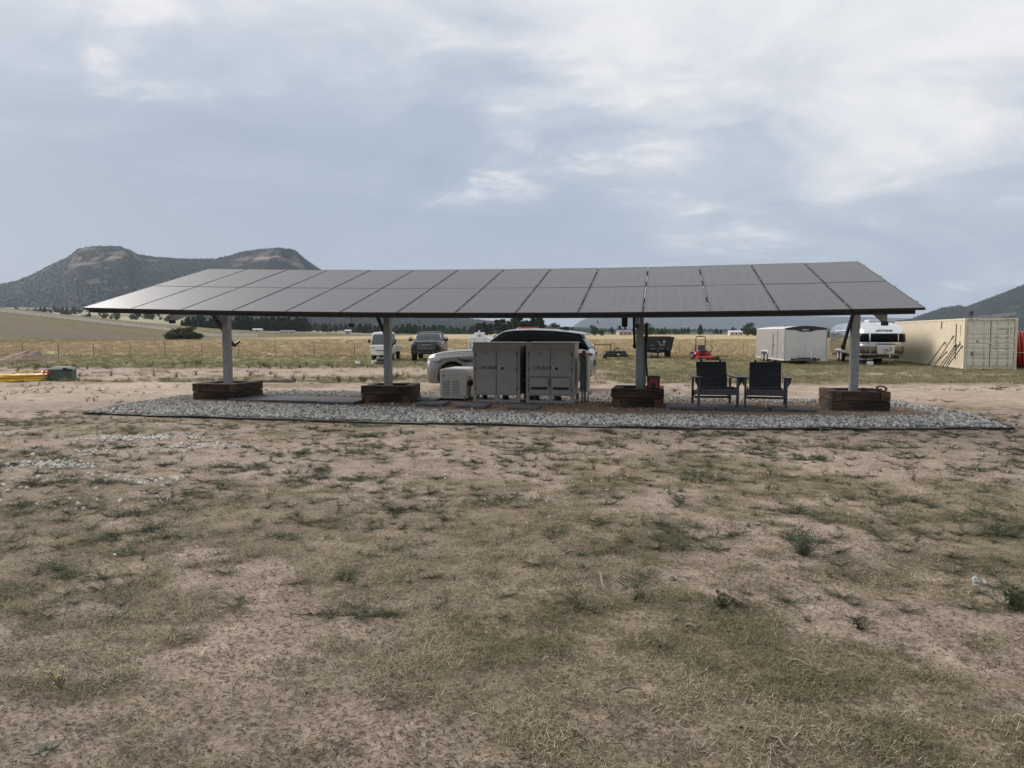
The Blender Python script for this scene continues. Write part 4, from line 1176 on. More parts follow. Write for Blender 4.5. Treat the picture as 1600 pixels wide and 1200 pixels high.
# roof skin: thin shell over the greenhouse
RS = []
for x_, z_, w_ in ((-.30,1.65,.735),(-.12,1.75,.72),(.15,1.79,.71),(.7,1.805,.705),(1.3,1.785,.695),(1.75,1.745,.68),(2.05,1.705,.66),(2.26,1.665,.63)):
    h = [(0, z_-.03), (w_*.93, z_-.055), (w_+.012, z_-.05), (w_+.012, z_-.028), (w_*.85, z_-.004), (w_*.4, z_+.016), (0, z_+.02)]
    RS.append([(x_, a, b) for a, b in h]+[(x_, -a, b) for a, b in reversed(h[1:-1])])
mb = MB(); mb.loft(RS); mb.build('roof', M['silver'], suv)
mb = MB()
for s_ in (-1, 1): mb.tube([(-.78, s_*.82, 1.20), (-.45, s_*.755, 1.495), (-.18, s_*.71, 1.69), (.02, s_*.70, 1.745)], .024, 8)
mb.build('pillar', M['silver'], suv)
mb = MB(); mb.loft([[(1.42,-.02,1.80),(1.42,.02,1.80),(1.42,.02,1.81),(1.42,-.02,1.81)],[(1.52,-.02,1.79),(1.52,.02,1.79),(1.52,.02,1.86),(1.52,-.02,1.86)],[(1.70,-.02,1.77),(1.70,.02,1.77),(1.70,.02,1.87),(1.70,-.02,1.87)]], smooth=False); mb.build('antenna_fin', M['plastic'], suv)
for s_ in (-1, 1):
    mb = MB(); mb.box(-2.425,-2.32,s_*.76-.07,s_*.76+.07,.47,.62); mb.build('air_intake', M['plastic'], suv, bevel=.02)
    mb = MB(); mb.prism([(-1.42,.925),(-1.0,.905),(-1.06,.865),(-1.22,.84)], 'y', s_*.975, s_*1.003); mb.build('fender_vent', M['plastic'], suv)
    mb = MB(); mb.box(-.98,-.78,s_*1.02-.09,s_*1.02+.09,1.16,1.32); mb.build('mirror', M['plastic'], suv, bevel=.03)
strip_on_side(suv, 'headlight', M['headlight'], [(-2.43,.775),(-2.36,.862),(-2.26,.905),(-2.08,.955),(-1.98,.97)], .86, .955)
strip_on_side(suv, 'taillight', M['taillight'], [(1.72,.985),(1.95,.98),(2.2,.955),(2.36,.915),(2.44,.865),(2.485,.76)], 1.02, 1.12, .02)
mb = MB(); mb.box(2.20,2.44,-.70,.70,.43,.54); mb.build('rear_bumper_insert', M['plastic'], suv, bevel=.03)
mb = MB(); mb.box(2.42,2.497,-.3,.3,.72,.90); mb.build('plate_recess', M['plastic'], suv, bevel=.01)
for s_ in (-1, 1):
    mb = MB(); mb.tube([(-2.25,s_*.83,1.03),(-1.85,s_*.915,1.10),(-1.3,s_*.925,1.145),(-.8,s_*.925,1.165)], .007, 5); mb.build('bonnet_seam', M['plastic'], suv)
    mb = MB(); mb.tube([(2.02,s_*.93,1.24),(2.06,s_*.975,1.0),(2.10,s_*.955,.72),(1.98,s_*.96,.62)], .006, 5).tube([(2.1,s_*.955,.72),(2.3,s_*.90,.70),(2.45,s_*.72,.69)], .006, 5).tube([(2.24,s_*.885,1.2),(2.33,s_*.885,.9),(2.36,s_*.87,.72)], .006, 5); mb.build('tail_seam', M['plastic'], suv)
mb = MB(); mb.box(-2.44,-2.36,-.45,.45,.62,.82).box(-2.42,-2.30,-.6,.6,.36,.50); mb.build('grille', M['plastic'], suv, bevel=.01)
mb = MB(); mb.box(-1.0,.98,-1.002,-.97,.27,.40).box(-1.0,.98,.97,1.002,.27,.40); mb.build('side_skirt', M['plastic'], suv, bevel=.01)
for x_ in (-1.60, 1.42):
    for s_ in (-1, 1): wheel(suv, x_, s_*.86, .385, .26, M['rim'])

# dark pickup facing the camera: local -y is its nose
px_, py_ = AT(672, 51)[:2]
pk = thing('pickup_truck', 'dark full-size pickup with a tall barred grille parked at the field edge', 'truck', (px_, py_, Hs(px_, py_)), R(1))
def ysec(y, zb, zt, wb, wm, wt, crown=.02): return [(a, y, b) for (_, a, b) in sec(0, zb, zt, wb, wm, wt, crown)]
def ygsec(y, z0, z1, w0, w1): return [(a, y, b) for (_, a, b) in gsec(0, z0, z1, w0, w1)]
mb = MB(); mb.loft([ysec(-2.95,.62,1.18,.80,.88,.80), ysec(-2.90,.50,1.26,.86,.98,.90), ysec(-2.6,.45,1.32,.90,1.01,.93), ysec(-1.6,.45,1.36,.90,1.01,.93), ysec(0,.45,1.33,.90,1.01,.95), ysec(.95,.45,1.33,.90,1.01,.95)]); body = mb.build('body', M['darkpaint'], pk)
mb = MB(); mb.box(-1.0,1.0,.96,2.95,.50,.62).box(-1.0,-.90,.96,2.95,.622,1.34).box(.90,1.0,.96,2.95,.622,1.34).box(-.898,.898,2.87,2.95,.622,1.30).box(-.898,.898,.96,1.02,.622,1.32); mb.build('cargo_bed', M['darkpaint'], pk, bevel=.02)
cut = MB()
for y_ in (-1.95,):
    for s_ in (-1, 1): cut.cyl((s_*.6, y_, .42), (s_*1.3, y_, .42), .50, 30)
boolcut(body, cut)
for p_ in body.data.polygons: p_.use_smooth = True
mb = MB(); mb.loft([ygsec(-1.50,1.33,1.36,.92,.80), ygsec(-1.05,1.33,1.72,.93,.76), ygsec(-.80,1.33,1.88,.93,.72), ygsec(0,1.33,1.93,.93,.72), ygsec(.70,1.33,1.90,.93,.72), ygsec(.92,1.33,1.60,.92,.80)]); mb.build('cab_window', M['windshield'], pk)
mb = MB(); mb.loft([ygsec(-.78,1.84,1.90,.745,.70), ygsec(0,1.87,1.95,.75,.71), ygsec(.72,1.85,1.92,.745,.70)]); mb.build('roof', M['darkpaint'], pk)
for s_ in (-1, 1):
    mb = MB(); mb.tube([(s_*.90,-1.50,1.35),(s_*.80,-1.05,1.68),(s_*.745,-.80,1.86)], .035, 6).bar((s_*.93,-.15,1.34),(s_*.76,-.15,1.86),.05,.08).bar((s_*.93,.80,1.34),(s_*.75,.72,1.86),.08,.12); mb.build('pillar', M['dkchrome'], pk)
    mb = MB(); mb.box(s_*1.20-.13, s_*1.20+.13, -1.30,-1.18,1.30,1.58); mr = mb.build('mirror', M['plastic'], pk, bevel=.03)
    mb = MB(); mb.box(s_*1.20-.12, s_*1.20+.12, -1.33,-1.301,1.44,1.56); mb.build('mirror_cap', M['chrome'], mr, bevel=.01)
    mb = MB(); mb.bar((s_*.95,-1.22,1.38),(s_*1.1,-1.24,1.40),.05,.05); mb.build('mirror_arm', M['plastic'], mr)
    mb = MB(); mb.box(s_*.80-.14, s_*.80+.14,-2.99,-2.90,.92,1.16); hl = mb.build('headlight', M['plastic'], pk, bevel=.02)
    mb = MB(); mb.tube([(s_*.70,-3.0,1.13),(s_*.90,-2.99,1.13),(s_*.93,-2.98,1.0),(s_*.88,-3.0,.90)], .016, 6); mb.build('running_light', M['headlight'], hl)
    mb = MB(); mb.cyl((s_*.45,-3.05,.60),(s_*.45,-3.03,.60),.028,12); mb.build('fog_light', M['headlight'], pk)
    for y_ in (-1.95, 1.95): 
        w_ = MB(); w_.cyl((s_*.72, y_, .42), (s_*1.0, y_, .42), .42, 26); wh = w_.build('wheel', M['rubber'], pk, bevel=.02)
        w_ = MB(); w_.cyl((s_*.99, y_, .42), (s_*1.006, y_, .42), .25, 20); w_.build('rim', M['rim'], wh)
mb = MB(); mb.box(-.62,.62,-2.985,-2.90,.70,1.22); gr = mb.build('grille', M['plastic'], pk, bevel=.02)
for k in range(9):
    mb = MB(); a = -.52+k*.13; mb.box(a-.022,a+.022,-3.01,-2.986,.76,1.17 if k not in (3,4,5) else 1.0); mb.build('grille_bar', M['dkchrome'], gr)
mb = MB(); mb.box(-.24,.24,-3.02,-2.987,1.04,1.12); mb.build('badge', M['dkchrome'], gr, bevel=.01)
mb = MB(); mb.box(-.98,.98,-3.04,-2.88,.46,.69); mb.build('bumper', M['plastic'], pk, bevel=.04)
mb = MB(); mb.bar((-.88,-1.6,1.385),(.88,-1.6,1.385),.02,.03); mb.build('wiper_cowl', M['dkchrome'], pk)

# small white cab-over truck facing the camera
px_, py_ = AT(604, 50.5)[:2]
kt = thing('mini_truck', 'small white cab-over flatbed truck behind the second post', 'truck', (px_, py_, Hs(px_, py_)), R(-2))
mb = MB(); mb.loft([ysec(-1.72,.42,.95,.60,.70,.66), ysec(-1.70,.38,1.05,.66,.74,.70), ysec(-1.55,.36,1.08,.68,.745,.71), ysec(-.55,.36,1.08,.68,.745,.71)]); mb.build('cab', M['white'], kt)
mb = MB(); mb.loft([ygsec(-1.66,1.06,1.09,.70,.66), ygsec(-1.42,1.06,1.72,.71,.62), ygsec(-1.25,1.06,1.82,.71,.60), ygsec(-.56,1.06,1.84,.71,.60)]); mb.build('cab_window', M['windshield'], kt)
mb = MB(); mb.loft([ygsec(-1.40,1.74,1.80,.64,.60), ygsec(-1.22,1.78,1.90,.65,.60), ygsec(-.53,1.78,1.92,.65,.60)]); mb.build('roof', M['white'], kt)
for s_ in (-1, 1):
    mb = MB(); mb.tube([(s_*.69,-1.68,1.07),(s_*.635,-1.42,1.70),(s_*.62,-1.3,1.82)], .04, 6).bar((s_*.70,-.60,1.06),(s_*.62,-.60,1.84),.10,.10); mb.build('pillar', M['white'], kt)
    mb = MB(); mb.box(s_*.86-.07,s_*.86+.07,-1.52,-1.44,1.18,1.42).bar((s_*.70,-1.48,1.3),(s_*.82,-1.48,1.3),.03,.03); mb.build('mirror', M['plastic'], kt)
    mb = MB(); mb.box(s_*.56-.13,s_*.56+.13,-1.745,-1.70,.80,.95); mb.build('headlight', M['headlight'], kt, bevel=.01)
    for y_ in (-1.2, 1.0):
        w_ = MB(); w_.cyl((s_*.50, y_, .29), (s_*.70, y_, .29), .29, 22); wh = w_.build('wheel', M['rubber'], kt, bevel=.02)
        w_ = MB(); w_.cyl((s_*.695, y_, .29), (s_*.705, y_, .29), .17, 16); w_.build('rim', M['rim'], wh)
mb = MB(); mb.box(-.38,.38,-1.742,-1.70,.66,.71); mb.build('grille', M['plastic'], kt)
mb = MB(); mb.box(-.16,.16,-1.747,-1.70,.50,.62); mb.build('number_plate', M['trimw'], kt)
mb = MB(); mb.box(-.70,.70,-.50,1.70,.62,.70).box(-.70,-.67,-.50,1.70,.701,.98).box(.67,.70,-.50,1.70,.701,.98).box(-.669,.669,1.66,1.70,.701,.98); mb.build('flatbed', M['trimw'], kt)
mb = MB(); mb.box(-.67,.67,-.52,-.48,.70,1.75); mb.build('headboard', M['steel_light'], kt)
mb = MB(); mb.box(-.35,.35,-1.5,1.6,.34,.60); mb.build('chassis', M['plastic'], kt)
mb = MB(); mb.cyl((.45,-.5,1.9),(.45,-.5,2.15),.01,5); mb.build('antenna', M['plastic'], kt)
# white service truck behind the SUV nose
px_, py_ = AT(752, 46)[:2]
st_ = thing('service_truck', 'white utility truck with a boxy tank and beacon rising behind the SUV bonnet', 'truck', (px_, py_, Hs(px_, py_)), R(-4))
mb = MB(); mb.prism([(-.62,.62),(.62,.62),(.72,.85),(.74,1.30),(.62,1.52),(.38,1.60),(-.62,1.60),(-.74,1.52),(-.74,1.0)], 'y', -.6, 1.4); mb.build('tank_body', M['white'], st_, bevel=.05, seg=2)
for a in (-.36,.30):
    mb = MB(); mb.box(a-.012,a+.012,-.612,-.601,.7,1.56); mb.build('seam', M['steel_light'], st_)
mb = MB(); mb.box(-.38,.18,-.45,.5,1.60,1.88); bx_ = mb.build('top_box', M['white'], st_, bevel=.03)
mb = MB(); mb.tube([(-.10,-.47,1.70),(-.06,-.48,1.66),(.02,-.47,1.66)], .035, 6); mb.build('hatch_latch', M['plastic'], bx_)
mb = MB(); mb.sphere((-.10,-.2,1.95),.06,12); mb.build('beacon', M['headlight'], bx_)
mb = MB(); mb.box(.62,1.9,.2,1.8,.6,1.35); mb.build('cab', M['white'], st_, bevel=.06)
mb = MB(); mb.box(.72,1.8,.3,1.6,1.35,1.68); mb.build('cab_window', M['windshield'], st_, bevel=.04)
mb = MB(); mb.box(.70,1.82,.28,1.62,1.68,1.74); mb.build('roof', M['white'], st_, bevel=.02)
mb = MB(); mb.box(-.7,1.8,-.4,1.6,.42,.62); mb.build('chassis', M['plastic'], st_)
mb = MB(); mb.tube([(-.62,-.62,1.3),(-.60,-.66,.95),(-.52,-.64,.72)], .02, 6); mb.build('hose', M['cable'], st_)
for s_ in (-.55, 1.55):
    for y_ in (0, 1.3):
        w_ = MB(); w_.cyl((s_-.1, y_, .33), (s_+.1, y_, .33), .33, 20); w_.build('wheel', M['rubber'], st_, bevel=.02)
# red tractor canopy behind the SUV roof
px_, py_ = AT(825, 47)[:2]
tr = thing('tractor', 'compact tractor whose red canopy shows just above the SUV roof', 'tractor', (px_, py_, Hs(px_, py_)), R(3))
mb = MB(); mb.prism([(-.70,2.05),(-.66,2.17),(-.5,2.22),(.5,2.22),(.66,2.17),(.70,2.05),(.64,2.05),(.60,2.11),(-.60,2.11),(-.64,2.05)], 'y', -.7, .7); mb.build('canopy', M['redlamp'], tr, bevel=.01)
for s_ in (-1, 1):
    mb = MB(); mb.box(s_*.44-.09,s_*.44+.09,-.76,-.70,2.04,2.12); mb.build('work_light', M['headlight'], tr, bevel=.01)
    mb = MB(); mb.bar((s_*.5,.5,.9),(s_*.5,.5,2.11),.07,.07); mb.build('canopy_post', M['plastic'], tr)
    w_ = MB(); w_.cyl((s_*.55,.6,.62),(s_*.85,.6,.62),.62,26); w_.build('wheel', M['rubber'], tr, bevel=.03)
    w_ = MB(); w_.cyl((s_*.5,-1.2,.38),(s_*.72,-1.2,.38),.38,22); w_.build('wheel', M['rubber'], tr, bevel=.03)
mb = MB(); mb.box(-.32,.32,-1.6,-.1,.6,1.25); mb.build('bonnet', M['red'], tr, bevel=.08, seg=2)
mb = MB(); mb.box(-.25,.25,.2,.7,.8,1.0).box(-.25,.25,.62,.72,1.0,1.4); mb.build('seat', M['plastic'], tr, bevel=.04)
mb = MB(); mb.box(-.3,.3,-1.4,.8,.45,.62); mb.build('chassis', M['plastic'], tr)

# enclosed cargo trailer
px_, py_ = AT(1226, 43)[:2]
et = thing('cargo_trailer', 'enclosed aluminium cargo trailer with a black curved front cap and side door', 'trailer', (px_, py_, Hs(px_, py_)), R(-3))
Wt, Lt, z0, z1 = 2.45, 5.9, .24, 2.16
mb = MB(); mb.box(.02, Wt-.02, .02, Lt, z0+.06, z1-.03); body = mb.build('body', M['alu'], et, bevel=.03)
npl = 5
for k in range(npl):
    a = .05+(Lt-.1)*k/npl; b = a+(Lt-.1)/npl-.012
    mb = MB(); mb.box(-.002,.018,a,b,z0+.09,z1-.12); mb.build('side_panel', M['alu_shaded'], body)
for a, b in ((.06, Wt*.5-.004), (Wt*.5+.004, Wt-.06)):
    mb = MB(); mb.box(a, b, .004,.018, z0+.50, z1-.26); mb.build('front_panel', M['alu'], body)
    mb = MB(); mb.box(a, b, -.004,.018, z0+.08, z0+.49); mb.build('stone_guard', M['alu'], body)
mb = MB()
for x_ in (0, Wt-.045): mb.box(x_, x_+.045, -.012, .04, z0+.02, z1-.04)
mb.build('corner_trim', M['steel_light'], et)
mb = MB(); mb.box(-.01, Wt+.01, -.01, Lt+.01, z0, z0+.08); mb.build('bottom_rail', M['trimw'], et)
mb = MB()
arch = [(0, z1-.10)]+[(Wt*k/12, z1-.04+.13*math.sin(math.pi*k/12)) for k in range(13)]+[(Wt, z1-.10)]
mb.prism(arch, 'y', .03, Lt); mb.build('roof', M['trimw'], et, bevel=.02)
capp = [(Wt*k/12, z1-.035+.135*math.sin(math.pi*k/12)) for k in range(13)]+[(Wt-.10,z1-.12),(Wt*.72,z1-.15),(Wt*.62,z1-.24),(Wt*.38,z1-.24),(Wt*.28,z1-.15),(.10,z1-.12)]
mb = MB(); mb.prism(capp, 'y', -.03, .028); nc = mb.build('nose_cap', M['plastic'], et)
text('CARGO', .11, M['trimw'], nc, (Wt*.40, -.034, z1-.17), (math.pi/2, 0, 0), ext=.001)
mb = MB(); mb.box(-.012, -.003, 1.35, 2.15, z0+.10, z1-.20); dr = mb.build('door', M['alu_shaded'], et, bevel=.003)
mb = MB(); mb.box(-.035, -.013, 2.10, 2.16, z0+.2, z1-.35); mb.build('door_bar', M['plastic'], dr)
mb = MB(); mb.box(-.05, -.013, 1.95, 2.05, 1.05, 1.15); mb.build('handle', M['plastic'], dr)
mb = MB(); mb.box(-.012,.018, 1.30, 1.34, z0+.09, z1-.15); mb.build('door_trim', M['plastic'], et)
for y_ in (3.5, 4.25):
    for s_, x_ in ((-1, .06), (1, Wt-.06)):
        w_ = MB(); w_.cyl((x_-.1, y_, .33), (x_+.1, y_, .33), .33, 24); wh = w_.build('wheel', M['rubber'], et, bevel=.02)
        w_ = MB(); w_.cyl((x_+s_*.09, y_, .33), (x_+s_*.108, y_, .33), .20, 20); w_.build('rim', M['rim_light'], wh)
for x_ in (-.05, Wt-.15):
    mb = MB(); mb.prism([(3.16,.2),(3.16,.50),(3.25,.68),(4.5,.68),(4.6,.50),(4.6,.2)], 'x', x_+.044, x_+.15); mb.build('wheel_well', M['plastic'], et)
    mb = MB(); mb.prism([(3.08,.50),(3.15,.70),(3.3,.76),(4.45,.76),(4.60,.70),(4.68,.50),(4.6,.50),(4.5,.68),(3.25,.68),(3.16,.50)], 'x', x_, x_+.2); mb.build('fender', M['trimw'], et)
mb = MB(); mb.bar((.35,.1,.30),(Wt/2,-1.2,.32),.08,.10).bar((Wt-.35,.1,.30),(Wt/2,-1.2,.32),.08,.10).box(Wt/2-.45,Wt/2+.45,-.5,-.15,.22,.42); mb.build('drawbar', M['plastic'], et)
mb = MB(); mb.cyl((Wt/2+.02,-1.0,.02),(Wt/2+.02,-1.0,.80),.04,10).bar((Wt/2+.02,-1.0,.80),(Wt/2+.16,-1.0,.86),.03,.03).cyl((Wt/2,-1.0,0),(Wt/2,-1.0,.03),.1,12); mb.build('jack', M['galv'], et)
mb = MB(); mb.box(-.01,.0,.15,.20,.75,1.15); mb.build('marker_lamp', M['trimw'], et)

# rounded polished travel trailer, nose to the camera
px_, py_ = AT(1382, 42)[:2]
tt = thing('travel_trailer', 'rounded polished aluminium travel trailer with wrap-round dark front windows', 'trailer', (px_, py_, Hs(px_, py_)), -.2)
PROF = [(.50,1.10,.22),(.56,1.17,.10),(.70,1.22,.03),(1.15,1.25,.0),(1.60,1.25,.03),(1.82,1.24,.07),(1.98,1.22,.13),(2.12,1.17,.23),(2.25,1.08,.38),(2.36,.94,.60),(2.44,.74,.92),(2.48,.40,1.5)]
def hull_at(z):
    zs = [p[0] for p in PROF]
    return float(np.interp(z, zs, [p[1] for p in PROF])), float(np.interp(z, zs, [p[2] for p in PROF]))
def plan(z, off=0.0, full=True, Lh=8.8):
    """outline of the hull at height z: left side, rounded nose, right side (and the tail when full)"""
    W, F = hull_at(z); W += off; F -= off; r = min(.70, W*.9); n = 10; out = []
    for k in range(n+1):
        a = math.pi/2*k/n; out.append((-W+r-r*math.cos(a), F+r-r*math.sin(a)*1.0, z))
    out = [(-W, F+1.6, z)]+out
    for k in range(1, 6): out.append((-W+r+(2*W-2*r)*k/6, F-.04*math.sin(math.pi*k/6), z))
    for k in range(n+1):
        a = math.pi/2*k/n; out.append((W-r+r*math.sin(a), F+r-r*math.cos(a), z))
    out.append((W, F+1.6, z))
    if full:
        B = Lh-F
        out += [(W, B-r, z), (W-r*.3, B-r*.3, z), (W-r, B, z), (-W+r, B, z), (-W+r*.3, B-r*.3, z), (-W, B-r, z)]
    return out
mb = MB(); mb.loft([plan(z) for z, _, _ in PROF]); body = mb.build('body', M['air'], tt)
def band(z0, z1, u0, u1, off, name, m_, par, nz=3):
    """strip on the nose between fractions u0..u1 of the way round from left to right"""
    def at_u(z, u):
        P_ = plan(z, off, False); d = [0]
        for a, b in zip(P_, P_[1:]): d.append(d[-1]+math.dist(a, b))
        t_ = u*d[-1]; return tuple(float(np.interp(t_, d, [p[i] for p in P_])) for i in range(3))
    n = 18; mb = MB(); vs = [at_u(z0+(z1-z0)*j/nz, u0+(u1-u0)*i/n) for i in range(n+1) for j in range(nz+1)]; fs = []
    for i in range(n):
        for j in range(nz): fs.append((i*(nz+1)+j, (i+1)*(nz+1)+j, (i+1)*(nz+1)+j+1, i*(nz+1)+j+1))
    mb.add(vs, fs, 0, True); o = mb.build(name, m_, par)
    sd = o.modifiers.new('thick', 'SOLIDIFY'); sd.thickness = .02; sd.offset = 0
    return o
wf = band(1.30, 1.84, .20, .80, .022, 'window_surround', M['chrome'], tt)
for a0, a1 in ((.21,.345),(.36,.64),(.655,.79)): band(1.34, 1.80, a0, a1, .04, 'window', M['carglass'], tt)
band(1.235, 1.27, .02, .98, .02, 'belt_trim', M['chrome'], tt)
band(.56, .62, .02, .98, .02, 'bumper_trim', M['chrome'], tt)
sg = mat('stone_guard_steel', (.30,.285,.26), .30, .85, .1)
for a0, a1 in ((.24,.355),(.365,.635),(.645,.76)): band(.66, 1.22, a0, a1, .018, 'stone_guard', sg, tt)
text('AIRSTREAM', .16, M['ink'], tt, (0, .05, 1.93), (math.pi/2-.45, 0, 0), align='CENTER', ext=.006, sp=1.1)
mb = MB(); mb.box(-.42,.42,-.52,-.12,.62,1.18); lk = mb.build('gas_locker', M['alu'], tt, bevel=.05, seg=2)
mb = MB(); mb.box(-.45,.45,-.55,-.10,1.18,1.23); mb.build('locker_lid', M['plastic'], lk, bevel=.02)
mb = MB(); mb.bar((-.8,.1,.42),(0,-1.5,.45),.08,.10).bar((.8,.1,.42),(0,-1.5,.45),.08,.10); mb.build('drawbar', M['plastic'], tt)
mb = MB(); mb.cyl((0,-1.15,.02),(0,-1.15,.95),.035,10).box(-.08,.08,-1.22,-1.08,.85,1.05); mb.build('jack', M['galv'], tt)
mb = MB(); mb.tube([(0,-.56,.95),(-.15,-.7,.8),(-.2,-.9,.5),(-.05,-1.1,.45)], .018, 6).tube([(0,-.56,.9),(.14,-.7,.75),(.2,-.95,.5),(.05,-1.2,.4)], .018, 6); mb.build('breakaway_cable', M['cable'], tt)
mb = MB(); mb.box(-1.0,1.0,.6,8.3,.34,.50); mb.build('chassis', M['plastic'], tt)
mb = MB(); mb.box(-1.25,-1.0,.3,.6,.0,.28); mb.build('step', M['plastic'], tt, bevel=.01)
mb = MB(); mb.box(-.95,-.65,-.5,-.2,.02,.22); mb.build('water_jug', M['white'], tt, bevel=.02)
for y_ in (4.9, 5.75):
    for s_ in (-1, 1):
        w_ = MB(); w_.cyl((s_*1.0, y_, .35), (s_*1.2, y_, .35), .35, 24); wh = w_.build('wheel', M['rubber'], tt, bevel=.02)
        w_ = MB(); w_.cyl((s_*1.19, y_, .35), (s_*1.206, y_, .35), .21, 20); w_.build('rim', M['rim_light'], wh)
for s_ in (-1, 1):
    mb = MB(); mb.prism([(4.4,.62),(4.48,.80),(6.17,.80),(6.25,.62),(6.15,.62),(6.09,.73),(4.56,.73),(4.5,.62)], 'x', s_*1.245-.03, s_*1.245+.03); mb.build('wheel_trim', M['trimw'], tt)
mb = MB(); mb.box(-1.30,-1.24,3.0,6.2,1.93,2.02); mb.build('awning_roll', M['trimw'], tt, bevel=.02)
for y_, z_, a, b in ((7.5,1.55,.12,.36),(6.8,1.70,.13,.12),(7.0,1.38,.13,.12),(6.0,1.78,.18,.06)):
    mb = MB(); mb.box(-1.262,-1.245,y_-a,y_+a,z_-b,z_+b); mb.build('side_fitting', M['dkchrome'], tt, bevel=.01)
mb = MB(); mb.box(-.45,.45,1.6,2.6,2.44,2.62); mb.build('air_conditioner', M['white'], tt, bevel=.06, seg=2)
mb = MB(); mb.box(-.3,.3,5.0,5.5,2.44,2.54); mb.build('roof_vent', M['white'], tt, bevel=.04)
mb = MB(); mb.cyl((-.6,4.6,2.4),(-.62,4.6,2.75),.03,8); mb.build('antenna', M['plastic'], tt)

# ------------------------------------------------------------------ shipping container
cxn, cyn = AT(1507, 36.7)[:2]
CT = thing('shipping_container', 'long tan shipping container, its grey double doors facing the camera', 'container', (cxn, cyn, Hs(cxn, cyn)), -.2215)
CW, CL, CH = 2.36, 12.19, 2.56
mb = MB()
for x_ in (0, CW-.12):
    for y_ in (0, CL-.12): mb.box(x_, x_+.12, y_, y_+.12, .12, CH-.11)
mb.box(.12,CW-.12,0,.10,.03,.13).box(.12,CW-.12,0,.10,CH-.13,CH)
mb.box(0,.06,.12,CL-.12,.03,.16).box(CW-.06,CW,.12,CL-.12,.03,.16).box(0,.06,.12,CL-.12,CH-.10,CH-.01).box(CW-.06,CW,.12,CL-.12,CH-.10,CH-.01)
mb.box(.12,CW-.12,CL-.1,CL,.03,.13).box(.12,CW-.12,CL-.1,CL,CH-.13,CH)
mb.build('frame', M['tan'], CT, bevel=.006)
for x_ in (-.006, CW-.154):
    for y_ in (-.006, CL-.154):
        for z_ in (0, CH-.112): 
            mb = MB(); mb.box(x_, x_+.16, y_, y_+.16, z_, z_+.118); mb.build('corner_casting', M['tan_grey'], CT, bevel=.01)
# corrugated sides
def corr(x0, dx, name, m_):
    mb = MB(); vs = []; fs = []; y = .12; k = 0; pr = []
    while y < CL-.12:
        for dy, d in ((0,0),(.07,0),(.068*2,1),(.068*3,1)):
            if y+dy < CL-.12: pr.append((y+dy, d))
        y += .278
    pr.append((CL-.121, 0))
    for y_, d in pr: vs += [(x0+dx*d, y_, .16), (x0+dx*d, y_, CH-.10)]
    for i in range(len(pr)-1): fs.append((2*i, 2*i+2, 2*i+3, 2*i+1))
    mb.add(vs, fs); mb.build(name, m_, CT)
corr(.012, .034, 'corrugated_side', M['tan']); corr(CW-.012, -.034, 'corrugated_side', M['tan'])
mb = MB(); vs = []; fs = []; k = 0; y = .1
while y < CL-.1: vs += [(.06,y,CH-.03-(k%2)*.02),(CW-.06,y,CH-.03-(k%2)*.02)]; y += .14; k += 1
for i in range(k-1): fs.append((2*i,2*i+1,2*i+3,2*i+2))
mb.add(vs, fs); mb.build('roof', M['tan'], CT)
mb = MB(); mb.box(.1,CW-.1,.1,CL-.02,.16,.2); mb.build('floor', M['rust'], CT)
mb = MB(); mb.box(.1,CW-.1,CL-.1,CL-.06,.13,CH-.13); mb.build('end_wall', M['tan'], CT)
hw = (CW-.24)/2
for d_, x0 in ((0, .12), (1, .12+hw)):
    a, b = x0+.02, x0+hw-.02
    mb = MB(); mb.box(a, b, .03, .07, .15, CH-.15); dr = mb.build('door', M['tan_grey'], CT, bevel=.003)
    mb = MB(); mb.box(x0+.002, x0+hw-.002, .055, .068, .135, CH-.135); mb.build('seal', M['rust'], dr)
    zs = [(.20,.50),(.56,1.00),(1.06,1.26),(1.30,1.48),(1.52,1.70),(1.76,2.22)] 
    for za, zb in zs:
        mb = MB(); mb.prism([(.03,za),(.008,za+.035),(.008,zb-.035),(.03,zb)], 'x', a+.05, b-.05); mb.build('door_panel', M['tan_grey'], dr)
    for f in (.30, .76):
        xx = a+(b-a)*f
        mb = MB(); mb.cyl((xx,-.022,.10),(xx,-.022,CH-.06),.017,8); lb = mb.build('lock_rod', M['tan_grey'], dr)
        for zz in (.14, .40, 1.0, 1.72, 2.30, CH-.10):
            mb = MB(); mb.box(xx-.035,xx+.035,-.042,.03,zz-.03,zz+.03); mb.build('rod_bracket', M['tan_grey'], lb)
        mb = MB(); mb.bar((xx,-.045,.85 if d_ else .80),(xx-.32 if f > .5 else xx+.32,-.045,.82),.02,.035); mb.build('handle', M['tan_grey'], lb)
    for zz in (.35, .95, 1.55, 2.2):
        hx = x0-.01 if d_ == 0 else x0+hw-.04
        mb = MB(); mb.box(hx, hx+.05, -.01, .03, zz-.05, zz+.05); mb.build('hinge', M['tan_grey'], dr)
mb = MB(); mb.box(.12+hw-.07,.12+hw+.07,-.03,.03,1.28,1.34); mb.build('customs_bar', M['tan_grey'], CT)
mb = MB(); mb.box(.30,.48,-.006,.002,.70,.90).box(.55,.64,-.006,.002,1.36,1.46); mb.build('placard', M['sign'], CT)
tx = .12+hw+.16
for s_, x_, z_, h_ in (('MCCU', tx+.12, 1.99, .10), ('514609 1', tx+.44, 1.98, .10), ('45G1', tx+.50, 1.84, .10), ('MAX.GR.', tx, 1.60, .062), ('32500 KG', tx+.46, 1.60, .055), ('TARE', tx, 1.40, .062), ('3920 KG', tx+.46, 1.40, .055), ('PAYLOAD', tx, 1.20, .055), ('28580 KG', tx+.46, 1.20, .055), ('CU.CAP', tx, 1.02, .055), ('76.3 CU', tx+.46, 1.02, .055)):
    text(s_, h_, M['inkwear'], CT, (x_, -.001, z_), (math.pi/2, 0, 0), ext=.001)
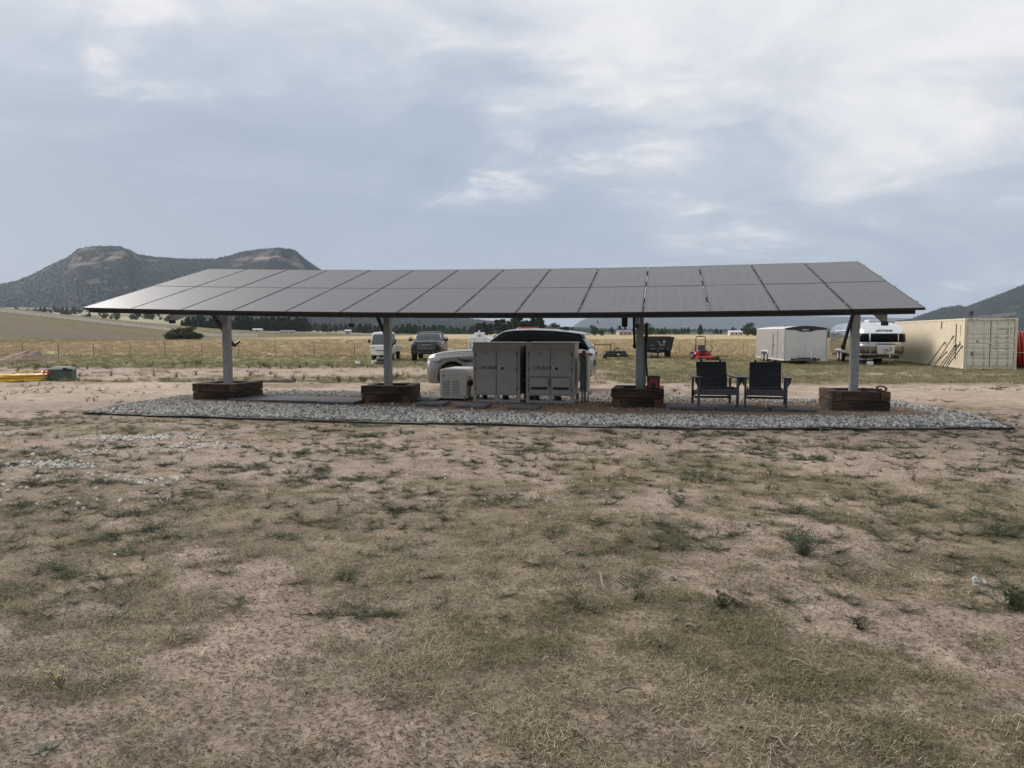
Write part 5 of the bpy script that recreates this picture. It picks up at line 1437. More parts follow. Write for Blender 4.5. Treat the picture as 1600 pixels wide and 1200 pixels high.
mb = MB()
for a in (.12+.05, .12+.16, .12+.27, .12+.38, CW-.5, CW-.4, CW-.3, CW-.2): mb.box(a, a+.07, -.006, 0, CH-.09, CH-.06)
mb.build('hazard_marks', M['ink'], CT)
for y_, z_, w_, h_ in ((.55,1.95,.02,.28),(.62,1.3,.04,.10),(1.2,1.4,.02,.9),(3.4,2.25,.03,.18)):
    mb = MB(); mb.box(-.004,.010,y_-w_,y_+w_,z_-h_,z_+h_); mb.build('scuff', mat('container_scuff', (.20,.15,.09), .7), CT)
# work lamp on the container roof
root = thing('work_lamp', 'small black lamp on a stalk at the container roof corner', 'lamp', (cxn+.42, cyn+.2, Hs(cxn, cyn)+CH+.0), .3)
mb = MB(); mb.cyl((0,0,0),(0,0,.14),.02,8); mb.build('stalk', M['plastic'], root)
mb = MB(); mb.box(-.09,.09,-.06,.08,.14,.32); mb.build('lamp_head', M['plastic'], root, bevel=.02)
mb = MB(); mb.box(-.04,.16,-.03,.05,.30,.36); mb.build('visor', M['plastic'], root, bevel=.01)

# garden tools leaning on the container
du = Vector((math.sin(.2215), math.cos(.2215), 0)); dn = Vector((-math.cos(.2215), math.sin(.2215), 0))
c0_ = Vector((cxn, cyn, Hs(cxn, cyn)))
TOOLS = [(3.6,2.6,1.34,'rake','wide garden rake with black grip, leftmost tool leaning on the container','rake'),
         (2.9,2.2,.85,'shovel','shortest brown-handled shovel against the container side','shovel'),
         (2.55,1.35,1.68,'hoe','tallest tool of those leaning on the container, a long brown handle','hoe'),
         (1.75,1.05,1.22,'shovel','shovel with yellowish wooden handle and black grip by the container','shovel'),
         (1.35,.82,1.22,'rake','rake with a pale grip standing beside the container door corner','rake'),
         (.95,.52,1.25,'shovel','dark steel shovel with its blade on the gravel near the door corner','shovel'),
         (.75,.10,1.18,'fork','digging fork with D-shaped handle nearest the container doors','fork')]
for u0, u1, ht, kd, lab, cat in TOOLS:
    base = c0_+du*u0+dn*.55; top = c0_+du*u1+dn*.03; top.z = c0_.z+ht
    base.z = Hs(base.x, base.y)+.02
    root = thing(kd if kd != 'fork' else 'digging_fork', lab, cat, base, 0, 'garden tools leaning against the container')
    d = top-base
    mb = MB(); mb.tube([(0,0,0), d], .026, 7); mb.build('handle', M['wood'] if kd in ('hoe',) or 'yellow' in lab else M['post_rust'], root)
    mb = MB(); mb.tube([d*.90, d*1.0], .034, 7); mb.build('grip', M['cable'], root)
    dn_ = d.normalized()
    if kd == 'rake':
        mb = MB(); mb.bar(-du*.22+Vector((0,0,.02)), du*.22+Vector((0,0,.02)), .03, .04)
        for k in range(7): q = du*(-.2+k*.066); mb.bar(q, q+dn*.02-Vector((0,0,.05)), .012, .012)
    else:
        mb = MB(); s1 = du*.10; mb.add([-s1+dn_*.05, s1+dn_*.05, s1*1.05-dn_*.12+dn*.02, dn*.05-dn_*.22, -s1*1.05-dn_*.12+dn*.02, Vector((0,0,.02))+dn*(-.03)], [(0,1,5),(1,2,5),(2,3,5),(3,4,5),(4,0,5)])
        mb.tube([dn_*.28, dn_*0], .03, 6)
    mb.build('head', M['galv'], root)

# red conduit coil right of the container
rcx = cxn+CW*math.cos(.2215)+1.15; rcy = cyn-CW*math.sin(.2215)+1.4
root = thing('conduit_coil', 'big upright coil of red plastic conduit at the right of the container', 'pipe coil', (rcx, rcy, Hs(rcx, rcy)), 1.05)
for ly in range(3):
    for k in range(9):
        mb = MB(); rr_ = .93-ly*.11; ph = random.uniform(-.06, .06)
        mb.tube([(rr_*math.sin(a)+random.uniform(-.006,.006), (k-4)*.12+ph*math.sin(a+k)+ly*.05, .98+rr_*math.cos(a)) for a in [2*math.pi*i/40 for i in range(40)]], .055, 8, closed=True)
        mb.build('loop', M['redpipe'], root)
mb = MB(); 
for a in (.4, 2.5, 4.6): mb.bar((1.0*math.sin(a), -.6, .98+1.0*math.cos(a)), (1.0*math.sin(a), .6, .98+1.0*math.cos(a)), .05, .02)
mb.build('strap', M['trimw'], root)

# ------------------------------------------------------------------ dump trailer, mower, implement
px_, py_ = AT(1027, 54)[:2]
dt_ = thing('dump_trailer', 'black dump trailer with flared sides standing behind the third post', 'trailer', (px_, py_, Hs(px_, py_)), R(-4))
mb = MB()
mb.prism([(-1.10,.62),(1.06,.62),(1.24,1.52),(-1.24,1.52)], 'y', 0, .05); mb.prism([(-1.10,.62),(1.06,.62),(1.24,1.52),(-1.24,1.52)], 'y', 3.3, 3.35)
mb.add([(-1.10,.051,.62),(-1.10,3.299,.62),(-1.24,3.299,1.52),(-1.24,.051,1.52),(-1.06,.051,.64),(-1.06,3.299,.64),(-1.2,3.299,1.52),(-1.2,.051,1.52)], [(0,1,2,3),(7,6,5,4),(3,2,6,7)])
mb.add([(1.06,.051,.62),(1.06,3.299,.62),(1.24,3.299,1.52),(1.24,.051,1.52),(1.02,.051,.64),(1.02,3.299,.64),(1.2,3.299,1.52),(1.2,.051,1.52)], [(3,2,1,0),(4,5,6,7),(7,6,2,3)])
mb.box(-1.08,1.04,.052,3.298,.60,.63)
mb.build('dump_box', M['black_metal'], dt_)
mb = MB(); mb.box(-1.27,1.27,-.03,.07,1.50,1.56); mb.build('top_rim', M['black_metal'], dt_)
for k in range(11): 
    mb = MB(); a = -1.0+k*.2; mb.box(a-.05,a+.05,-.03,-.002,.66,.71); mb.build('rivet_plate', M['steel_light'] if k in (0,1,3,4,6,7,9) else M['plastic'], dt_)
mb = MB(); mb.box(-1.02,-.90,-.02,-.002,1.12,1.22); mb.build('label_plate', M['trimw'], dt_)
mb = MB(); mb.box(.42,.60,-.02,-.002,1.10,1.30).bar((.0,-.02,1.28),(.25,-.02,1.05),.05,.05).bar((.1,-.02,1.0),(.6,-.02,.98),.04,.04).bar((-.5,-.02,.92),(-.2,-.02,.98),.04,.03).bar((.2,-.02,.85),(.45,-.02,.93),.05,.03); mb.build('hydraulics', M['galv'], dt_)
mb = MB(); mb.box(-1.0,1.0,.2,3.2,.42,.58); mb.build('chassis', M['black_metal'], dt_)
mb = MB(); mb.cyl((0,-.5,0),(0,-.5,.7),.05,8).box(-.12,.12,-.6,-.4,.0,.06).bar((-.5,.2,.45),(0,-.6,.42),.08,.08).bar((.5,.2,.45),(0,-.6,.42),.08,.08).box(-.2,.2,-.6,-.3,.38,.46); mb.build('jack_and_drawbar', M['black_metal'], dt_)
for s_ in (-1, 1):
    for y_ in (1.4, 2.2):
        w_ = MB(); w_.cyl((s_*.86, y_, .36), (s_*1.16, y_, .36), .36, 22); w_.build('wheel', M['rubber'], dt_, bevel=.02)
mb = MB(); mb.box(-.98,1.0,.06,3.2,1.50,1.62); mb.build('wood_load', mat('rusty_orange_boards', (.34,.19,.11), .8), dt_)
mb = MB(); mb.bar((-.9,-.6,.10),(.2,-1.1,.08),.08,.08).cyl((-.55,-.8,.0),(-.5,-.8,.22),.12,12); mb.build('coupler', M['black_metal'], dt_)

px_, py_ = AT(1098, 50.5)[:2]
zt_ = thing('lawn_mower', 'red zero-turn ride-on mower with roll bar and black seat', 'mower', (px_, py_, Hs(px_, py_)), R(4))
mb = MB(); mb.prism([(-.58,.18),(.58,.18),(.62,.34),(.5,.50),(.30,.56),(-.30,.56),(-.5,.50),(-.62,.34)], 'y', -.1, .75); mb.build('engine_cover', M['red'], zt_, bevel=.06, seg=2)
mb = MB(); mb.box(-.70,.70,-1.0,-.12,.12,.28); mb.build('mower_deck', M['red'], zt_, bevel=.05)
mb = MB(); mb.box(-.20,.20,-.14,-.101,.25,.42).cyl((0,-.13,.36),(0,-.16,.36),.09,12); mb.build('front_plate', M['plastic'], zt_)
mb = MB(); mb.box(-.27,.27,-.35,.15,.56,.68).loft([[(-.27,.10,.66),(.27,.10,.66),(.27,.22,.66),(-.27,.22,.66)],[(-.24,.18,1.02),(.24,.18,1.02),(.24,.27,1.02),(-.24,.27,1.02)]], smooth=False); mb.build('seat', M['chair'], zt_, bevel=.03)
mb = MB(); mb.tube([(-.33,.42,.5),(-.33,.42,1.50),(-.30,.42,1.58),(-.22,.42,1.61),(.22,.42,1.61),(.30,.42,1.58),(.33,.42,1.50),(.33,.42,.5)], .032, 8); mb.build('roll_bar', mat('roll_bar_brown', (.09,.065,.045), .6, .3), zt_)
for s_ in (-1, 1):
    mb = MB(); mb.tube([(s_*.36,-.1,.55),(s_*.58,-.2,.62),(s_*.64,-.2,.82),(s_*.56,-.2,.96),(s_*.42,-.2,.98)], .022, 7); mb.build('control_lever', M['plastic'], zt_)
    w_ = MB(); w_.cyl((s_*.42,.45,.28),(s_*.68,.45,.28),.28,20); w_.build('wheel', M['rubber'], zt_, bevel=.03)
    w_ = MB(); w_.cyl((s_*.45,-1.15,.14),(s_*.58,-1.15,.14),.14,16); w_.build('wheel', M['rubber'], zt_, bevel=.02)
mb = MB(); mb.prism([(-.88,.16),(-.66,.16),(-.62,.36),(-.72,.42),(-.86,.34)], 'y', -.6, 0); mb.build('discharge_chute', M['plastic'], zt_)
# plank and blade beside the mower
px_, py_ = AT(1124, 50)[:2]
root = thing('box_blade', 'black flat tractor blade lying in the grass beside the red mower', 'implement', (px_, py_, Hs(px_, py_)), R(2))
mb = MB(); mb.box(-.72,.60,-.1,.2,.26,.31); mb.build('top_bar', M['black_metal'], root, bevel=.01)
mb = MB(); mb.box(-.45,-.05,-.1,.25,.02,.26); mb.build('frame_block', M['black_metal'], root, bevel=.02)
mb = MB(); mb.bar((-.7,-.15,.05),(.62,-.2,.04),.05,.05); mb.build('lower_bar', M['black_metal'], root)
mb = MB(); mb.cyl((-.3,-.15,.14),(-.05,-.15,.14),.14,14); mb.build('roller', M['rubber'], root)

px_, py_ = AT(963, 52)[:2]
root = thing('brush_implement', 'low blue-black skid implement with a hose loop left of the third post', 'implement', (px_, py_, Hs(px_, py_)), R(5))
mb = MB(); mb.box(-.85,.75,-.3,.5,.16,.42); mb.build('deck', M['darkpaint'], root, bevel=.04)
mb = MB(); mb.box(-.72,.68,-.2,.4,.42,.58).box(-.95,-.70,-.2,.1,.05,.30).box(.7,1.0,-.25,-.15,.22,.27); mb.build('upper_frame', M['black_metal'], root, bevel=.02)
mb = MB(); mb.tube([(-.12,.0,.58),(-.08,0,.74),(.08,0,.82),(.2,0,.76),(.22,0,.62)], .035, 7).tube([(-.2,.1,.6),(.0,.1,.75),(.14,.1,.66)], .03, 7); mb.build('hose_loop', M['cable'], root)
mb = MB(); mb.box(.0,.16,-.32,-.301,.30,.38); mb.build('label_plate', M['trimw'], root)
mb = MB(); mb.bar((.7,-.2,.1),(1.2,-.3,.12),.05,.05).bar((-.9,-.35,.03),(1.05,-.45,.03),.07,.05).bar((.6,.1,.3),(1.25,.1,.26),.04,.04); mb.build('tine_bar', M['post_rust'], root)

# ------------------------------------------------------------------ pipe brace and wire fence
px_, py_ = AT(942, 60)[:2]
root = thing('pipe_fence_brace', 'rusty H-shaped pipe brace standing in front of the hay field', 'fence brace', (px_, py_, Hs(px_, py_)), 0)
for a in (-.66, .66):
    mb = MB(); mb.cyl((a,0,-.05),(a,0,1.05 if a > 0 else 1.0),.045,10); mb.build('post', M['post_rust'], root)
mb = MB(); mb.cyl((-.66,0,.90),(.66,0,.90),.04,10); mb.build('cross_rail', M['post_rust'], root)
def wire_fence(label, pts, wires):
    root = thing('wire_fence', label, 'fence', pts[0], 0)
    o = Vector(pts[0])
    for p in pts:
        q = Vector(p)-o; h = random.uniform(1.0, 1.25); dx = random.uniform(-.05, .05)
        mb = MB(); mb.bar(q-Vector((0,0,.05)), q+Vector((dx,0,h)), .045, .045, up=(0,1,0)); mb.build('post', M['post_grey'], root)
    for z in wires:
        mb = MB(); mb.tube([Vector(p)-o+Vector((0,-.03,z+random.uniform(-.02,.02))) for p in pts], .006, 4); mb.build('wire', M['steel_light'], root)
fp = []
for px in (-20, 34, 90, 145, 202, 257, 315, 372, 430, 490, 553, 612, 668): 
    y_ = 53+5.5*(px+20)/700; fp.append(AT(px, y_))
wire_fence('low wire fence on thin grey posts along the hay field at the left', fp, (.4, .7, .98))
fp = []
for px in (961, 1010, 1062, 1112, 1161, 1212): fp.append(AT(px, 62+ (px-961)*.008))
wire_fence('wire fence with few thin posts behind the mower and dump trailer', fp, (.4, .7, .98))

# pale board fence along the hill crest
crest = []
for i in range(61):
    x_ = -226+i*(226-112)/60*1.0; y_ = 304+(i/60)*20
    crest.append((x_, y_, Hs(x_, y_)))
root = thing('board_fence', 'long pale board fence running down the hill crest at the left', 'fence', crest[0])
o_ = Vector(crest[0])
pmb = MB(); pmb.box(-.08,.08,-.08,.08,0,1.45); pme = pmb.mesh('post', M['railw'])
for c_ in crest: inst(pme, 'post', root, Vector(c_)-o_)
for z in (.35,.75,1.15):
    for a, b in zip(crest, crest[1:]):
        mb = MB(); mb.bar(Vector(a)-o_+Vector((0,0,z+.1)), Vector(b)-o_+Vector((0,0,z+.1)), .06, .26); mb.build('board', M['railw'], root)

# ------------------------------------------------------------------ hose, water box, standpipes, mound, buckets
gx, gy = AT(95, 26)[:2]
root = thing('utility_box', 'dark green plastic utility box with a lighter lid at the left edge', 'utility box', (gx, gy, Hs(gx, gy)), R(14))
mb = MB()
mb.loft([[(-.36,-.24,0),(.36,-.24,0),(.36,.24,0),(-.36,.24,0)],[(-.38,-.26,.42),(.38,-.26,.42),(.38,.26,.42),(-.38,.26,.42)]], smooth=False); mb.build('body', M['green'], root, bevel=.03, seg=2)
mb = MB(); mb.loft([[(-.40,-.28,.42),(.40,-.28,.42),(.40,.28,.42),(-.40,.28,.42)],[(-.39,-.27,.46),(.39,-.27,.46),(.39,.27,.46),(-.39,.27,.46)],[(-.24,-.16,.53),(.26,-.16,.53),(.26,.16,.53),(-.24,.16,.53)]], smooth=False); lid = mb.build('lid', M['green_lid'], root, bevel=.02, seg=2)
mb = MB(); mb.box(.10,.24,-.30,-.26,.40,.50).box(.22,.40,-.30,-.27,.38,.46); mb.build('latch', M['cable'], lid)
for k, (px, lab, hh) in enumerate(((65.5,'left of two short standpipes with red valve, beside the yellow hose',.40),(71.8,'right one of the two short standpipes, against the green box',.42))):
    x_, y_ = AT(px, 25.6)[:2]; g = Hs(x_, y_)
    root = thing('standpipe', lab, 'water pipe', (x_, y_, g), 0, 'standpipes beside the green box')
    mb = MB(); mb.cyl((0,0,-.05),(0,0,.30),.022,10); mb.build('pipe', M['pvc'] if k == 0 else M['post_rust'], root)
    mb = MB(); mb.cyl((-.07,0,.31),(.09,0,.31),.035,8); mb.build('valve', M['red'], root)
    mb = MB(); mb.bar((-.02,0,.35),(.10,0,.37+.0),.02,.02).cyl((0,0,.33),(0,0,.37),.015,6); mb.build('lever', M['toolred'], root)
hx, hy = AT(32, 25.8)[:2]; g = Hs(hx, hy)
root = thing('hose_coil', 'yellow hose coiled flat on the dirt at the left edge', 'hose', (hx, hy, g), 0)
mb = MB(); pts = []
for i in range(10*30):
    a = 2*math.pi*i/30; q = i/30; rr_ = .86+.10*math.sin(q*2.3)-.02*math.sin(a*3+q); zz = .03+.020*q+.022*math.sin(a+q*1.7)+.02
    pts.append((rr_*math.cos(a)+.05*math.sin(q*4), rr_*math.sin(a)*.62+.05*math.cos(q*3), zz))
mb.tube(pts, .030, 6); mb.build('coil', M['yellow'], root)
mb = MB(); mb.tube([(-1.15,-.25,.03),(-.9,-.28,.05),(-.55,-.25,.16),(-.15,-.2,.31),(.2,-.15,.385),(.45,-.1,.40),(.70,-.05,.35)], .024, 7); mb.build('hose_end', M['yellow'], root)
mb = MB(); mb.cyl((.45,-.1,.34),(.62,-.07,.34),.03,8); mb.build('coupling', M['steel_light'], root)
# mound
mx, my = AT(38, 49)[:2]
mb = MB(); n = 26; vs = []; fs = []
for i in range(n+1):
    for j in range(n+1):
        a = -2.2+4.4*i/n; b = -1.6+3.2*j/n; r_ = math.hypot(a/2.0, b/1.45)
        h = max(0, 1-r_)**.85*.78*(1+.5*(float(fbm(np.array([a+3]), np.array([b]), .7, 3)[0])-.5)) + .09*(float(fbm(np.array([a]), np.array([b+5]), .22, 2)[0])-.5)*(r_ < .95)
        vs.append((a+.25*h, b, h-.03))
for i in range(n):
    for j in range(n): fs.append((i*(n+1)+j,(i+1)*(n+1)+j,(i+1)*(n+1)+j+1,i*(n+1)+j+1))
mb.add(vs, fs, 0, False)
md_ = mb.build('dirt_mound', M['mound'], None, loc=(mx, my, Hs(mx, my))); tag(md_, 'pile of bare brown earth at the left edge before the hay field', 'dirt mound')
# buckets and tyre
for px, y_, lab in ((558.5,42.5,'white plastic bucket farthest left on the dirt before the mini truck'),(583,43.5,'white plastic bucket in the middle of the three near the tyres'),(588.8,44.3,'white plastic bucket touching the stacked tyres')):
    x_ = AT(px, y_)[0]
    root = thing('bucket', lab, 'bucket', (x_, y_, Hs(x_, y_)), 0, 'white buckets by the mini truck')
    mb = MB(); mb.cyl((0,0,0),(0,0,.22),.10,14,.12); mb.build('body', M['white'], root)
    mb = MB(); mb.tube([(.125*math.cos(a), .125*math.sin(a), .22) for a in [2*math.pi*i/14 for i in range(14)]], .01, 5, closed=True); mb.build('rim', M['trimw'], root)
for k, lab in enumerate(('bottom grey tyre of the pair lying beside the second post', 'top grey tyre of the pair lying beside the second post')):
    x_ = AT(596, 43.6)[0]
    mb = MB(); mb.tube([(.28*math.cos(a), .28*math.sin(a), .10) for a in [2*math.pi*i/24 for i in range(24)]], .10, 8, closed=True)
    o = mb.build('tyre', mat('dusty_tyre', (.10,.095,.085), .9, 0, .3, 8), None, loc=(x_+.03*k, 43.6, Hs(x_, 43.6)+.19*k), rot=(0, 0, k)); tag(o, lab, 'tyre', 'tyres stacked on the dirt')
# ridge of dark clods behind the first planter
for i, (px, y_, sc_) in enumerate(((404,24.6,.22),(414,25,.30),(424,24.8,.26),(432,25.2,.34),(441,24.9,.28),(450,25.1,.22),(396,24.7,.18))):
    x_ = AT(px, y_)[0]; bm = bmesh.new(); bmesh.ops.create_icosphere(bm, subdivisions=2, radius=sc_)
    for v in bm.verts: v.co *= random.uniform(.8, 1.15); v.co.z *= .38
    me = bpy.data.meshes.new('earth_lump'); bm.to_mesh(me); bm.free(); me.materials.append(M['clod'])
    o = bpy.data.objects.new('earth_lump', me); link(o); o.location = (x_, y_, Hs(x_, y_)+.03)
    tag(o, 'dark earth lump in the row beyond the leftmost planter', 'earth lump', 'row of dark earth lumps')

# foreground sticks and scrap
def stick(p0, p1, r, lab, jit=.02, name='stick'):
    a = Vector(G(*p0)); b = Vector(G(*p1)); o = a.copy()
    pts = [(a+(b-a)*k/6)-o+Vector((random.uniform(-jit,jit), random.uniform(-jit,jit), .012+.02*math.sin(k*.5))) for k in range(7)]
    mb = MB(); mb.tube(pts, [r*(1-.09*k) for k in range(7)], 6); s_ = mb.build(name, M['twig'], None, loc=o); tag(s_, lab, 'stick')
stick((1122,928),(1178,955),.010,'long curved dry stick lying right of centre in the foreground grass', .015)
stick((1227,1032),(1295,1062),.007,'thin pale stalk lying in the lower right foreground', .012)
stick((938,898),(944,930),.014,'thick grey twig pointing towards the camera near the centre', .006)
stick((1072,980),(1090,990),.009,'short pale splinter below the curved stick', .004)
stick((1156,1140),(1174,1150),.009,'short pale splinter near the bottom edge', .003)
stick((893,1145),(912,1160),.009,'short brown twig near the bottom centre', .004)
stick((1204,1155),(1240,1188),.006,'bent dry stalk at the bottom right edge', .01)
stick((361,1072),(363,1104),.006,'thin upright pale stalk in the lower left grass', .003)
stick((960,1085),(1005,1084),.006,'dark thin twig lying level near the bottom centre', .006)
g = Vector(G(1528, 912))
mb = MB(); mb.add([(-.045,-.02,.0),(.02,-.03,.0),(.03,.02,.01),(.0,.03,.045),(-.03,.02,.035)], [(0,1,2),(0,2,3),(0,3,4)]); mb.add([(.02,-.03,.0),(.06,-.02,.0),(.04,.02,.03)], [(0,1,2)])
sc_ = mb.build('paper_scrap', M['scrap'], None, loc=g); tag(sc_, 'torn white paper scrap on the dirt at the right', 'paper scrap')
for px, py, s, src, nm, lab in ((1255,868,1.15,4,'bushy_weed','bushy upright grey-green weed right of centre in the foreground'),(1128,952,.7,2,'dark_weed','round dark green weed right of the twig in the foreground'),(1588,955,1.2,2,'dark_weed','dark green weed at the right edge of the foreground'),(1345,985,.55,2,'dark_weed','low dark green weed right of the curved stick')):
    g = G(px, py)
    if nm == 'bushy_weed':
        mb = weedplant(70, .20, .022, lo=.3, hi=1.45)
        o = mb.build(nm, M['weed_grey'], None, loc=g)
    else:
        mb = weedplant(34, .15, .032); o = mb.build(nm, M['weed'], None, loc=g)
    o.scale = (s, s, s); tag(o, lab, 'weed')
g = G(72, 1172); mb = MB()
for k in range(13):
    a = k*2.4; ln = (.05+.012*k)*.42; up = 1.2-.09*k
    d = Vector((math.cos(a)*math.cos(up), math.sin(a)*math.cos(up), math.sin(up))); sd = Vector((-math.sin(a), math.cos(a), 0))*ln*.22
    mb.add([(0,0,.005), d*ln*.5+sd, d*ln+Vector((0,0,-.01)), d*ln*.5-sd], [(0,1,2),(0,2,3)])
o = mb.build('thistle_rosette', M['weed_grey'], None, loc=g); tag(o, 'pale grey-green leaf rosette at the bottom left corner', 'weed')
g = G(96, 1078); mb = MB()
for k in range(9):
    a = random.random()*6.28; q = Vector((math.cos(a)*random.uniform(.0,.07), math.sin(a)*random.uniform(0,.07), random.uniform(.04,.09)))
    mb.tube([(0,0,0), q], [.002,.0012], 3, 0, False, False); mb.add([q+Vector((-.005,0,0)), q+Vector((0,-.005,.002)), q+Vector((.005,0,0)), q+Vector((0,.005,.002))], [(0,1,2,3)], 1)
o = mb.build('yellow_flower', [M['weed'], M['yellowpetal']], None, loc=g); tag(o, 'small weed with yellow flowers in the lower left grass', 'flower')

# ------------------------------------------------------------------ trees
def tree_proto(h, w_, kind, seed, nleaf=1500):
    rr = random.Random(seed)
    tm = MB(); tm.tube([(0,0,-.3),(rr.uniform(-.1,.1),0,h*.35),(rr.uniform(-.2,.2),rr.uniform(-.2,.2),h*.9)], [h*.028,h*.022,h*.006], 7)
    for k in range(7):
        a = rr.random()*6.28; z = h*rr.uniform(.25,.7); q = w_*rr.uniform(.25,.42)
        tm.tube([(0,0,z),(q*math.cos(a),q*math.sin(a),z+h*rr.uniform(.03,.15))], [h*.010,h*.003], 5)
    cm = MB(); cl = []
    for k in range(26):
        a = rr.random()*6.28
        if kind == 'pine':
            f = rr.uniform(.18, 1.0); wr = (1-f)**.8*.5+.05; q = w_*wr*rr.uniform(.5,1.0); cl.append((q*math.cos(a), q*math.sin(a), h*f, w_*.24*(1.15-f*.6)))
        else:
            f = rr.uniform(.2, .92); wr = math.sin(math.pi*min(1, (f-.08)))**.6*.42; q = w_*wr*rr.uniform(.2,1.0); cl.append((q*math.cos(a), q*math.sin(a), h*f, w_*.17))
    for k in range(nleaf):
        c_ = rr.choice(cl); d = Vector((rr.gauss(0,1), rr.gauss(0,1), rr.gauss(0,.7))); d = d.normalized()*c_[3]*rr.uniform(.3,1.05)
        p = Vector(c_[:3])+d; s = h*.040*rr.uniform(.6,1.3)
        u_ = Vector((rr.gauss(0,1), rr.gauss(0,1), rr.gauss(0,.6))).normalized(); v_ = u_.cross(Vector((rr.gauss(0,1), rr.gauss(0,1), rr.gauss(0,1)))).normalized()
        cm.add([p+u_*s, p+v_*s*.8, p-u_*s*.8, p-v_*s], [(0,1,2,3)])
    lm = M['pineleaf'] if kind == 'pine' else M['leafgreen']
    return tm.mesh('trunk', M['bark'], clean=False), cm.mesh('crown', lm, clean=False)
PR = [tree_proto(9, 5.5, 'pine', k) for k in range(4)]; BR = [tree_proto(7, 7.5, 'broad', 10+k) for k in range(3)]
def tree(nm, px, y_, h, kind, lab, grp=None, k=0):
    x_ = AT(px, y_)[0]; z_ = Hs(x_, y_)-.2
    pr = (PR if kind == 'pine' else BR); tmsh, cmsh = pr[k % len(pr)]; s = h/(9 if kind == 'pine' else 7)
    root = thing(nm, lab, 'tree', (x_, y_, z_), random.random()*6.28, grp)
    wq = 1.45 if grp else 1.0
    inst(tmsh, 'trunk', root, scale=(s, s, s)); inst(cmsh, 'crown', root, scale=(s*wq, s*wq, s))
    return root
# pines rising behind the SUV
for i, (px, hpx) in enumerate(((748,13),(757,15),(766,14),(776,17),(785,19),(795,17),(803,20),(812,22),(822,18),(832,21),(842,22),(845,19))):
    tree('pine_tree', px, 430+(i % 3)*14, hpx*432/1150*1.1+2, 'pine', 'dark pine in the close stand rising behind the silver SUV', 'stand of pines behind the SUV', i)
tree('broadleaf_tree', 866, 430, 7.5, 'broad', 'rounded lone tree just right of the pine stand behind the SUV', None, 1)
tree('broadleaf_tree', 929, 440, 6.3, 'broad', 'rounded dark tree directly above the pipe brace', None, 2)
tree('broadleaf_tree', 941, 445, 5.0, 'broad', 'smaller of two trees above the pipe brace', None, 0)
tree('broadleaf_tree', 1011, 420, 7.5, 'broad', 'dark tree peeking out right of the third post', None, 1)
tree('pine_tree', 1094, 430, 6.4, 'pine', 'lone conical tree above the mower', None, 2)
tree('broadleaf_tree', 1168, 400, 7.2, 'broad', 'tallest rounded tree left of the cargo trailer', None, 2)
tree('broadleaf_tree', 1180, 402, 5.2, 'broad', 'lower tree between the tall rounded tree and the cargo trailer', None, 0)
tree('broadleaf_tree', 1380, 230, 5.6, 'broad', 'dark tree showing above the polished travel trailer', None, 1)
tree('broadleaf_tree', 1292, 250, 3.6, 'broad', 'small tree between the two trailers', None, 0)
# bush on the left
for i, (px, y_, h, lab) in enumerate(((266,196,2.8,'low left bush of the dark clump in the field left of the first post'),(280,201,3.8,'tall left-centre bush of the dark clump left of the first post'),(292,198,4.2,'tallest bush of the dark clump left of the first post'),(305,200,2.9,'low right bush of the dark clump beside the first post'))):
    x_ = AT(px, y_)[0]; s = h/7
    root = thing('field_bush', lab, 'bush', (x_, y_, Hs(x_, y_)-1.1*s), random.random()*6, 'clump of bushes in the field')
    for q in range(2):
        inst(BR[(i+q) % 3][0], 'trunk', root, (q*.3, 0, 0), (0, 0, q*2), (s, s, s)); inst(BR[(i+q) % 3][1], 'crown', root, (q*.3, 0, 0), (0, 0, q*2), (s*1.2, s*1.2, s*(1-.15*q)))

# far woods: one mass each
def fpine(h, w_):
    mb = MB()
    for a, b, r_ in ((.12,.62,.5),(.4,.85,.38),(.65,1.0,.24)):
        mb.tube([(0,0,h*a),(0,0,h*b)], [w_*r_, .02], 6, 0, False, False)
    return mb
FP = [hidden_src('far_pine', fpine(10, 6.5), [M['farpine']]), hidden_src('far_pine', fpine(8, 7), [M['farpine']])]
def mesa_forest(name, mm, n, lab, smin, smax, tmin=.12):
    X, Y, Z, rk, q = mm
    r0 = rng.integers(2, 90, n); c0 = rng.integers(0, X.shape[1]-1, n); fr, fc = rng.random(n), rng.random(n)
    r1 = np.minimum(r0+1, 89)
    bl = lambda A: (A[r0, c0]*(1-fc)+A[r0, c0+1]*fc)*(1-fr)+(A[r1, c0]*(1-fc)+A[r1, c0+1]*fc)*fr
    x, y, z = bl(X), bl(Y), bl(Z); k = (bl(rk) < rng.random(n)*.45) & (bl(q) < .30) & (z > 2)
    x, y, z = x[k], y[k], z[k]
    rot = np.zeros((len(x), 3)); rot[:, 2] = rng.random(len(x))*6.28
    return scatter(name, np.stack([x, y, z-1], 1), rot, rng.uniform(smin, smax, len(x)), FP, lab)
mesa_forest('mesa_forest', mL, 48000, 'dark pine forest covering the double-topped mesa at the left', .45, 1.05)
mesa_forest('mountain_forest', mR, 16000, 'dark pine forest on the mountain slope at the right edge', .4, .95)
def strip(name, px0, px1, y0, y1, n, smin, smax, lab, clustery=0.0, pr=None):
    px = rng.uniform(px0, px1, n); y = rng.uniform(y0, y1, n)
    x = (px-800)/FOC*y
    if clustery:
        k = fbm(x, y*.2, clustery, 3) > .5; x, y = x[k], y[k]
    z = H(x, y)-.4; rot = np.zeros((len(x), 3)); rot[:, 2] = rng.random(len(x))*6.28
    return scatter(name, np.stack([x, y, z], 1), rot, rng.uniform(smin, smax, len(x)), pr or FP, lab)
TS = [hidden_src('far_crown', BR[0][1]), hidden_src('far_crown', BR[1][1]), hidden_src('far_crown', PR[0][1]), hidden_src('far_crown', PR[1][1])]
strip('treeline_left', 285, 480, 640, 1150, 900, .9, 1.6, 'dark band of pines across the plain behind the first post', 60, TS[2:])
